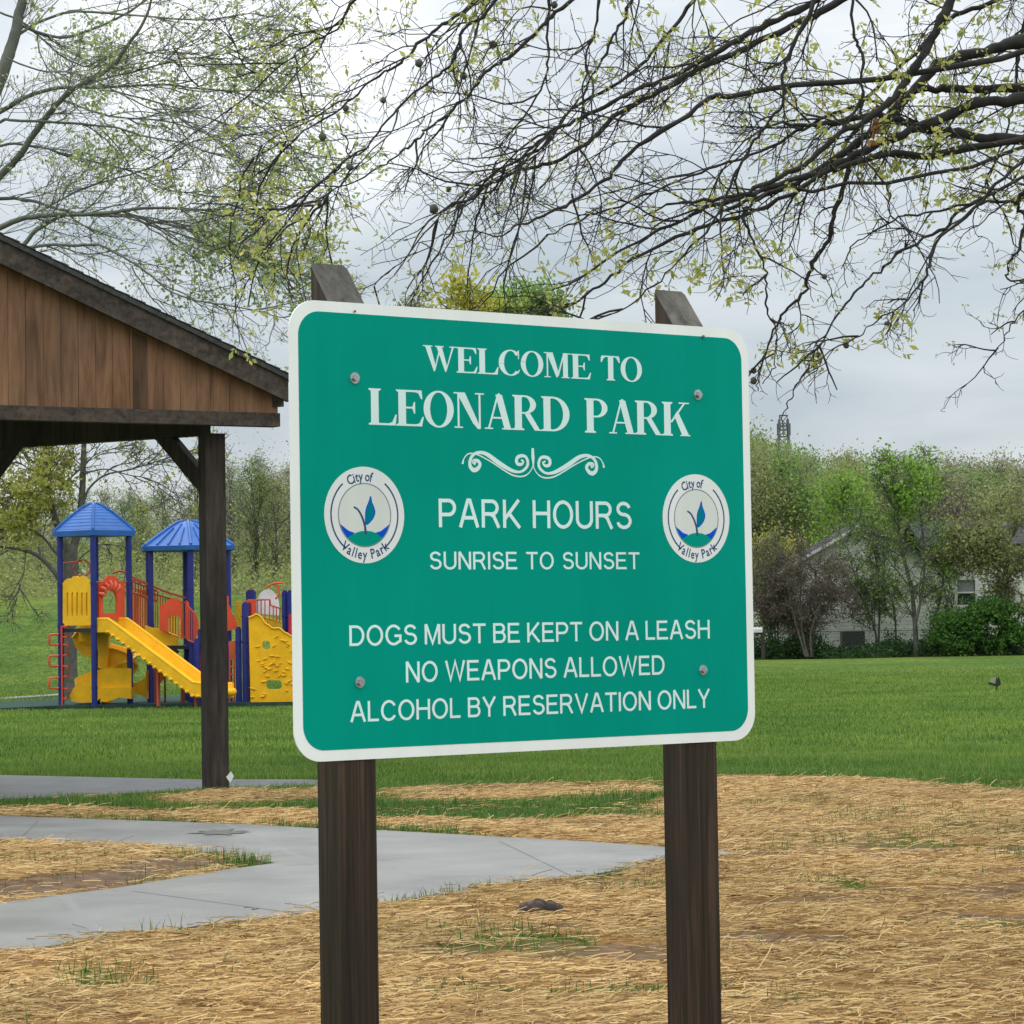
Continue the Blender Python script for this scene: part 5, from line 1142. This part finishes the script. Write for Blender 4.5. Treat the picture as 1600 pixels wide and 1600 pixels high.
# ================================================================== HOUSE
YH = 104.0
hs0 = U(1390, 1020, YH); house = empty('white_house', (hs0[0], hs0[1], 0), 'white clapboard house with grey roof half hidden by trees on the right', 'house')
def hp_(px, py, dy=0.0): return U(px, py, YH+dy)
m, nt, b = new_mat('clapboard'); v = coords(nt, 'Object', (1, 1, 1)); wv = N(nt, 'ShaderNodeTexWave', wave_type='BANDS', bands_direction='Z', wave_profile='SAW'); nt.links.new(v, wv.inputs[0]); wv.inputs['Scale'].default_value = 2.2
f = noise(nt, v, 1.3, 6, .65)
nt.links.new(mix(nt, 1.0, ramp(nt, f, [(.3, (.55, .57, .54)), (.6, (.74, .76, .72)), (.8, (.80, .81, .78))]), ramp(nt, wv.outputs['Fac'], [(0, (.45, .46, .46)), (.18, (1, 1, 1))]), 'MULTIPLY'), b.inputs['Base Color']); b.inputs['Roughness'].default_value = .7
bump(nt, b, wv.outputs['Fac'], .6, .03); M_SID = m
zg0 = 0.0; xl, xr, xm = hp_(1198, 900)[0], hp_(1640, 900)[0], hp_(1440, 900)[0]
zE, zP, zW = hp_(1198, 906)[2], hp_(1372, 822)[2], hp_(1500, 850)[2]; xp = hp_(1340, 822)[0]
wins = [(1497, 905, 1527, 946), (1363, 918, 1386, 948)]
def wrect(w_): return [(hp_(w_[0], w_[3])[0], hp_(w_[0], w_[3])[2]), (hp_(w_[2], w_[3])[0], hp_(w_[2], w_[3])[2]), (hp_(w_[2], w_[1])[0], hp_(w_[2], w_[1])[2]), (hp_(w_[0], w_[1])[0], hp_(w_[0], w_[1])[2])]
b = MB(); xrg = hp_(1490, 900)[0]
gx = [(xl, .25), (xrg, .25), (xrg, zE+.15), (xp, zP), (xl, zE)]
b.prism([[x, YH, z_] for x, z_ in gx], [[[x, YH, z_] for x, z_ in wrect(wins[1])]], NY, .2)
b.build('gable_wall', M_SID, house)
b = MB(); b.prism([[xrg+.01, YH+.25, .25], [xr, YH+.25, .25], [xr, YH+.25, zW], [xrg+.01, YH+.25, zW]], [[[x, YH+.25, z_] for x, z_ in wrect(wins[0])]], NY, .2); b.box([xl+.1, YH+4, zE/2+.1], (.2, 7.5, zE-.3)); b.box([xr-.1, YH+4, zE/2+.1], (.2, 7.0, zE-.3)); b.build('wall', M_SID, house)
b = MB(); b.box([(xl+xr)/2, YH+4.05, .12], (xr-xl-.3, 7.6, .34)); b.build('foundation', mat_simple('foundation', [(.3, (.08, .08, .075)), (.7, (.16, .16, .15))], 6), house)
M_RF = mat_simple('grey_shingle', [(.3, (.040, .042, .047)), (.7, (.08, .083, .09))], 3, (1, 1, 4), .95, .3, spec=.03)
def roof_quad(A, B_, C_, D_, th, nm, mat=None): 
    b = MB(); n_ = norm(np.cross(np.array(B_)-A, np.array(D_)-A)); b.prism([A, B_, C_, D_], [], n_, th); return b.build(nm, mat or M_RF, house)
gs = (zP-zE)/(xp-xl); ov = .35
roof_quad([xl-ov, YH-.35, zE-ov*gs+.10], [xp, YH-.35, zP+.10], [xp, YH+5, zP+.10], [xl-ov, YH+5, zE-ov*gs+.10], .12, 'roof')
roof_quad([xp, YH-.35, zP+.10], [xrg+ov, YH-.35, zE+.15-ov*.3+.10], [xrg+ov, YH+5, zE+.15-ov*.3+.10], [xp, YH+5, zP+.10], .12, 'roof')
b = MB(); b.prism([[xl-ov, YH-.37, zE-ov*gs-.06], [xl-ov, YH-.37, zE-ov*gs+.07], [xp, YH-.37, zP+.07], [xp, YH-.37, zP-.06]], [], NY, .03); b.build('rake_trim', mat_plain('white_trim', (.6, .61, .6)), house)
zR_ = hp_(1500, 814, 3.2)[2]
roof_quad([xm, YH-.15, zW-.02], [xr+.3, YH-.15, zW-.02], [xr+.3, YH+3.2, zR_], [xm, YH+3.2, zR_], .12, 'roof')
roof_quad([xm, YH+3.201, zR_], [xr+.3, YH+3.201, zR_], [xr+.3, YH+7.5, zW-.02], [xm, YH+7.5, zW-.02], .12, 'roof')
b = MB(); p = hp_(1556, 842, .8); b.tube([p-UPV*.2, p+UPV*.42], .09, 8); b.tube([p+UPV*.42, p+UPV*.52], .13, 8); b.build('vent_pipe', mat_plain('white_pipe', (.75, .76, .76)), house)
M_GLS, nt, b = new_mat('window_glass'); b.inputs['Base Color'].default_value = (.035, .05, .055, 1); b.inputs['Roughness'].default_value = .12
for w_, y0 in ((wins[0], YH+.25), (wins[1], YH)):
    r_ = wrect(w_); (x0, z0), (x1, _), (_, z1), _ = r_; t_ = .07
    b = MB(); b.prism([[x0-t_, y0-.03, z0-t_], [x1+t_, y0-.03, z0-t_], [x1+t_, y0-.03, z1+t_], [x0-t_, y0-.03, z1+t_]], [[[x0+.02, y0-.03, z0+.02], [x1-.02, y0-.03, z0+.02], [x1-.02, y0-.03, z1-.02], [x0+.02, y0-.03, z1-.02]]], NY, .1)
    b.box([(x0+x1)/2, y0+.02, (z0+z1)/2], (x1-x0, .05, .06)); wo = b.build('window', mat_plain('window_frame', (.62, .64, .63)), house)
    b = MB(); b.box([(x0+x1)/2, y0+.08, (z0+z1)/2], (x1-x0, .012, z1-z0)); b.build('pane', M_GLS, wo)
    if w_ is wins[0]: b = MB(); b.box([(x0+x1)/2, y0+.065, z0+(z1-z0)*.76], (x1-x0-.06, .012, (z1-z0)*.44)); b.build('blind', mat_plain('grey_blind', (.20, .22, .22)), wo)
# air conditioner against the wall
ac = U(1332, 1000, YH-1.0); b = MB(); q_ = .42
root = empty('air_conditioner', (ac[0], YH-1.0, 0), 'dark green outdoor air conditioner unit standing against the white house wall', 'air conditioner')
M_AC = mat_plain('dark_green_metal', (.03, .045, .038)); b = MB(); b.box([ac[0], YH-1, .50], (.84, .6, .86)); b.build('casing', M_AC, root)
b = MB(); 
for k in range(9): b.box([ac[0], YH-1.31, .14+k*.09], (.78, .02, .03))
b.build('grille', M_AC, root); b = MB(); b.tube([[ac[0], YH-1, .93], [ac[0], YH-1, .97]], .26, 16); b.build('fan_guard', M_AC, root)
# chain-link fence in front of the house
YF = 101.2; fx0, fx1 = U(1178, 1000, YF)[0], U(1700, 1000, YF)[0]
M_GAL = mat_plain('galvanised_steel', (.28, .30, .29)); fe = empty('chain_link_fence', (fx0, YF, 0), 'low grey chain-link fence running along the lawn edge before the house', 'fence')
zf = U(1400, 985, YF)[2]; b = MB(); b.tube([[fx0, YF, zf], [fx1, YF, zf]], .021, 6); b.build('top_rail', M_GAL, fe)
x = fx0; ks = 0
while x <= fx1+.01:
    b = MB(); b.tube([[x, YF, 0], [x, YF, zf+.05]], .026, 6); b.build('fence_post', M_GAL, fe); x += 2.4
b = MB(); n = int((fx1-fx0)/.12)
for k in range(-8, n):
    xa = fx0+k*.12; a_, b_ = max(xa, fx0), min(xa+zf*.9, fx1)
    if b_ > a_:
        b.tube([[a_, YF, .05+(a_-xa)/.9*.95], [b_, YF, .05+(b_-xa)/.9*.95]], .0035, 3, cap=False); b.tube([[a_, YF, zf-(a_-xa)/.9*.95], [b_, YF, zf-(b_-xa)/.9*.95]], .0035, 3, cap=False)
b.build('mesh', M_GAL, fe)
# white box on a dark post beside the sign edge
p = U(1184, 985, 99.5); mbx = empty('mailbox', (p[0], 99.5, 0), 'small white box on a dark post just right of the sign edge', 'mailbox')
b = MB(); K = 9; sec_ = [(-.13, -.09), (.13, -.09)]+[(.13*math.cos(a), .03+.10*math.sin(a)) for a in np.linspace(0, math.pi, 9)]
zc = p[2]; b.prism([[p[0]-.20, 99.5+x_*.8, zc+z_*.8] for x_, z_ in sec_], [], (-1, 0, 0), .36); b.build('box', mat_plain('white_paint', (.6, .62, .62)), mbx)
b = MB(); p2 = U(1192, 1000, 99.5); b.box([p2[0], 99.5, .5], (.13, .13, 1.0)); b.box([p2[0]-.12, 99.5, zc-.11], (.3, .1, .05)); b.build('post', M_BEAM, mbx)
# dark stake in the lawn
p = G(1557, 1079); YS = p[1]; st_ = empty('lawn_flag', (p[0], YS, 0), 'small dark torn flag on a short stake alone in the right lawn', 'flag')
M_DKG = mat_plain('dark_green_black', (.012, .02, .012)); b = MB(); b.tube([[p[0], YS, -.05], [p[0], YS, .15], [p[0]+.01, YS, .27]], [.016, .014, .006], 6); b.build('stake', M_DKG, st_)
b = MB(); b.prism([U(x, y, YS-.02) for x, y in ((1558, 1073.5), (1564, 1070), (1562.5, 1063), (1560.5, 1056.5), (1557.5, 1063), (1555.5, 1068.5), (1550, 1067), (1545.5, 1065.5), (1544, 1069), (1550, 1071))], [], NY, .012); b.build('flag_cloth', M_DKG, st_)
b = MB(); b.prism([U(x, y, YS+.03) for x, y in ((1546, 1065), (1552, 1058.5), (1559, 1057), (1556, 1065), (1554, 1069))], [], NY, .008); b.build('flag_lining', mat_plain('pale_olive', (.30, .33, .22)), st_)
# ================================================================== PLANTS BEFORE THE HOUSE
def stems(name, label, cat, trunks, Y, bark, leafm, lf, tw, group=None, leafn=3, lsz=.12, lsp=.10, keepf=None, extra=None):
    """several hand-placed stems with side twigs and leaves"""
    p = U(trunks[0][0][0][0], 1000, Y); root = empty(name, (p[0], Y, 0), label, cat, group); L = []
    b = MB()
    for pts, r0, r1 in trunks:
        dy = rng.uniform(-.5, .5); P = pxlimb(pts, Y+dy, Y+dy+rng.uniform(-.6, .6), 5); b.tube(P, np.linspace(r0, r1, len(P)), 6); L.append(P)
    b.build('trunk', bark, root, smooth=True)
    lay, P1, P2, P3 = twigs(L, *tw, (.016, .010), (.011, .008), (.008, .006), ang=(18, 55), flat=1, grav=(0, 0, .05), tmin=.2)
    b = MB(); [b.add(v, f) for v, f in lay]; b.build('branches', bark, root)
    C = np.concatenate([P3[:, -1], P3[:, 2]]); k = rng.random(len(C)) < lf
    if keepf is not None: k &= keepf(C)
    b = MB(); b.add(*tufts(C[k], leafn, lsp, lsz, .65, .1))
    if extra is not None: b.add(*extra)
    b.build('crown', leafm, root); return root
def cloud(px, py, sx, sy, Y, dY, n, size, seed, thr=.42, sc_=1.0):
    x = px+rng.normal(size=n)*sx*.52; y = py+rng.normal(size=n)*sy*.52
    C = np.array([U(a, b_, Y+c_) for a, b_, c_ in zip(x, y, rng.normal(size=len(x))*dY)]); d = fbm(C[:, 0]+60, C[:, 2]+60, sc_, 3, seed)
    k = d > thr; return leaves(C[k], rng.uniform(size*.6, size*1.3, k.sum()), .65, .1)
# purple-brown twiggy shrubs
stems('budding_shrub', 'purple-brown budding shrub at the left corner of the white house', 'shrub',
      [([(1256+i*3, 1026), (1252+dx*.3, 985), (1248+dx*.7, 940), (1246+dx*1.1, ty)], .05, .012) for i, (dx, ty) in enumerate(((-38, 905), (-18, 880), (4, 868), (30, 880), (52, 905), (70, 940), (-55, 930)))], 100, M_BARKB, L_PURP, .6, (4.0, (.5, 1.2), (.3, .7), (.12, .35), 6, 5), leafn=3, lsz=.075, lsp=.07)
stems('budding_shrub', 'dark brown shrub close to the right edge of the sign board', 'shrub',
      [([(1212+i*3, 1026), (1208+dx*.3, 985), (1206+dx*.7, 930), (1204+dx*1.1, ty)], .045, .012) for i, (dx, ty) in enumerate(((-30, 900), (-12, 870), (8, 868), (24, 890)))], 101.5, M_BARKB, L_OLIVE, .7, (5, (.5, 1.3), (.3, .7), (.12, .35), 6, 5), leafn=3, lsz=.08, lsp=.08)
stems('sparse_tree', 'slim tree with sparse small green leaves before the white gable wall', 'tree',
      [([(1372, 1028), (1366, 980), (1345, 930), (1330, 880), (1322, 845)], .05, .012), ([(1372, 1026), (1374, 960), (1372, 900), (1366, 860), (1360, 830)], .045, .012), ([(1345, 930), (1320, 900), (1300, 885)], .02, .010), ([(1400, 1030), (1398, 960), (1382, 900), (1386, 850)], .04, .012)],
      100.5, M_BARKG, L_MID, .55, (3.5, (.5, 1.5), (.3, .7), (.12, .35), 6, 5), leafn=3, lsz=.09, lsp=.09)
stems('multi_stem_tree', 'tall multi-stemmed tree with bright green top rising before the house', 'tree',
      [([(1432, 1030), (1430, 980), (1424, 920), (1412, 870), (1404, 820), (1398, 760), (1392, 725)], .10, .02), ([(1404, 820), (1420, 780), (1434, 745), (1440, 722)], .04, .012), ([(1402, 800), (1385, 770), (1372, 745)], .035, .012), ([(1412, 800), (1442, 770), (1462, 750)], .03, .010), ([(1428, 985), (1440, 930), (1444, 880), (1440, 820), (1432, 760)], .06, .02), ([(1436, 1030), (1456, 985), (1468, 940), (1474, 890), (1466, 840)], .05, .015), ([(1452, 1028), (1470, 990), (1490, 940), (1478, 900)], .04, .012), ([(1424, 920), (1400, 890), (1380, 865), (1372, 845)], .03, .012), ([(1430, 975), (1412, 935), (1395, 915)], .025, .01)],
      99.5, M_BARKG, L_BRIGHT, .45, (3.6, (.5, 1.4), (.3, .7), (.12, .35), 5, 4), leafn=3, lsz=.10, lsp=.10, extra=cloud(1410, 762, 50, 44, 100.3, .8, 7500, .14, 3, .50))
place_tree('green_tree', 1245, 128, 752, 5.2, L_MID, M_BARKB, 'fresh green tree standing between the sign and the house gable', r0=.16, seed=31, nl=(34, 9, 8), leaf=.15, spread=.2, base=.12)
place_tree('green_tree', 1318, 120, 742, 4.8, L_BRIGHT, M_BARKB, 'light green tree rising right behind the white gable', r0=.15, seed=32, nl=(34, 9, 7), leaf=.14, spread=.2, base=.15)
place_tree('olive_tree', 1212, 112, 858, 4.0, L_YEL, M_BARKB, 'low yellow-olive tree behind the brown shrub beside the sign', r0=.12, seed=33, nl=(34, 9, 7), leaf=.11, spread=.2, base=.12)
place_tree('bare_tree', 1462, 114, 742, 4.6, L_PURP, M_BARKB, 'grey-brown budding tree behind the house roof, right of the bright green top', r0=.14, seed=34, nl=(34, 9, 7), leaf=.11, spread=.2, base=.2, leaf_p=.7)
place_tree('olive_tree', 1572, 112, 762, 4.2, L_OLIVE, M_BARKB, 'olive green tree behind the far right end of the grey roof', r0=.14, seed=35, nl=(34, 9, 7), leaf=.12, spread=.2, base=.2)
stems('spreading_tree', 'dark spreading tree in front of the house at the right edge', 'tree',
      [([(1577, 1030), (1576, 960), (1574, 905), (1566, 870), (1556, 850)], .09, .03), ([(1574, 905), (1590, 885), (1610, 870)], .05, .02), ([(1574, 900), (1545, 882), (1515, 872), (1490, 868)], .04, .012), ([(1575, 915), (1600, 930), (1620, 935)], .04, .02), ([(1556, 850), (1530, 840), (1505, 845)], .03, .012), ([(1568, 870), (1585, 830), (1595, 790)], .04, .012)],
      99, M_BARKB, L_OLIVE, 1.0, (5, (.5, 1.4), (.3, .7), (.12, .35), 6, 5), leafn=3, lsz=.10, lsp=.09, extra=cloud(1578, 838, 95, 60, 99.2, .7, 9500, .11, 5, .52))
p = U(1535, 1000, 98.6); root = empty('evergreen_bush', (p[0], 98.6, 0), 'dark evergreen bush with bright green top below the double-hung window', 'bush')
stp = [([(1530+dx, 1030), (1528+dx*1.4, 990), (1525+dx*2, 955)], .03, .01) for dx in (-20, -6, 10, 26)]; b = MB(); [b.tube(pxlimb(q, 98.6, 98.6, 4), .03, 5) for q, _, _ in stp]; b.build('stems', M_BARKB, root)
b = MB()
for (cx, cy, sx, sy, nn, se) in ((1505, 968, 36, 14, 6000, 1), (1545, 955, 34, 18, 7000, 2), (1585, 965, 34, 26, 8000, 3), (1560, 992, 60, 30, 15000, 4), (1500, 1000, 40, 24, 7000, 6)): b.add(*cloud(cx, cy, sx*1.15, sy, 98.6, .5, nn, .10, se, .46, .45))
b.build('foliage', mat_leaf('bush_leaf', [(.03, .08, .02), (.07, .18, .035), (.13, .28, .05), (.05, .12, .03)], .35), root)
n = 52000; x = rng.uniform(fx0-.5, fx1, n); hh = np.abs(rng.normal(0, 1, n))*(.10+.9*fbm(x+9, x*0+3, 1.3, 3, 4)**2); y = YF-.25-np.abs(rng.normal(size=n))*(.3+1.8*fbm(x+3, x*0+8, 2.2, 3, 14)**2)
V, Fq = leaves(np.stack([x, y, hh], 1), rng.uniform(.05, .12, n), .6, .1); m_ = MB(); m_.add(V, Fq)
tag(m_.build('ivy_undergrowth', L_DARK), 'dark ivy and weeds grown into the foot of the chain-link fence', 'ivy', kind='stuff')
# ================================================================== CELL TOWER
YC = 420.0; p0 = U(1225, 700, YC); zb_ = float(terrain(np.array([p0[0]]), np.array([YC]))[0]); zt_ = U(1225, 655, YC)[2]
ct = empty('cell_tower', (p0[0], YC, zb_), 'thin grey lattice tower above the distant treetops right of the sign', 'tower'); M_ST2 = mat_plain('tower_steel', (.10, .115, .12))
b = MB(); hb_, ht_ = 1.1, .62
cs4 = [(-1, -1), (1, -1), (1, 1), (-1, 1)]
def tw_(k, z_): f_ = (z_-zb_)/(zt_-zb_); h_ = hb_+(ht_-hb_)*f_; return np.array([p0[0]+cs4[k][0]*h_, YC+cs4[k][1]*h_, z_])
for k in range(4): b.tube([tw_(k, zb_), tw_(k, zt_)], .17, 5)
zz = np.arange(zb_, zt_-1, 1.6)
for a_ in zz:
    for k in range(4): b.tube([tw_(k, a_), tw_((k+1) % 4, a_+1.6)], .07, 4); b.tube([tw_(k, a_+1.6), tw_((k+1) % 4, a_+1.6)], .07, 4)
b.build('lattice', M_ST2, ct)
for dz in (.5, 5.0):
    b = MB()
    for k in range(3):
        a_ = 2.1*k+.4; c0 = np.array([p0[0]+1.0*math.cos(a_), YC+1.0*math.sin(a_), zt_-dz-1.0]); b.box(c0, (.30, .30, 1.8)); b.tube([[p0[0], YC, zt_-dz-1.2], c0], .09, 4)
    if dz > 1: b.tube([[p0[0]-2.3, YC, zt_-dz-1.4], [p0[0]+2.3, YC, zt_-dz-1.4]], .10, 4)
    b.build('antenna', M_ST2, ct)
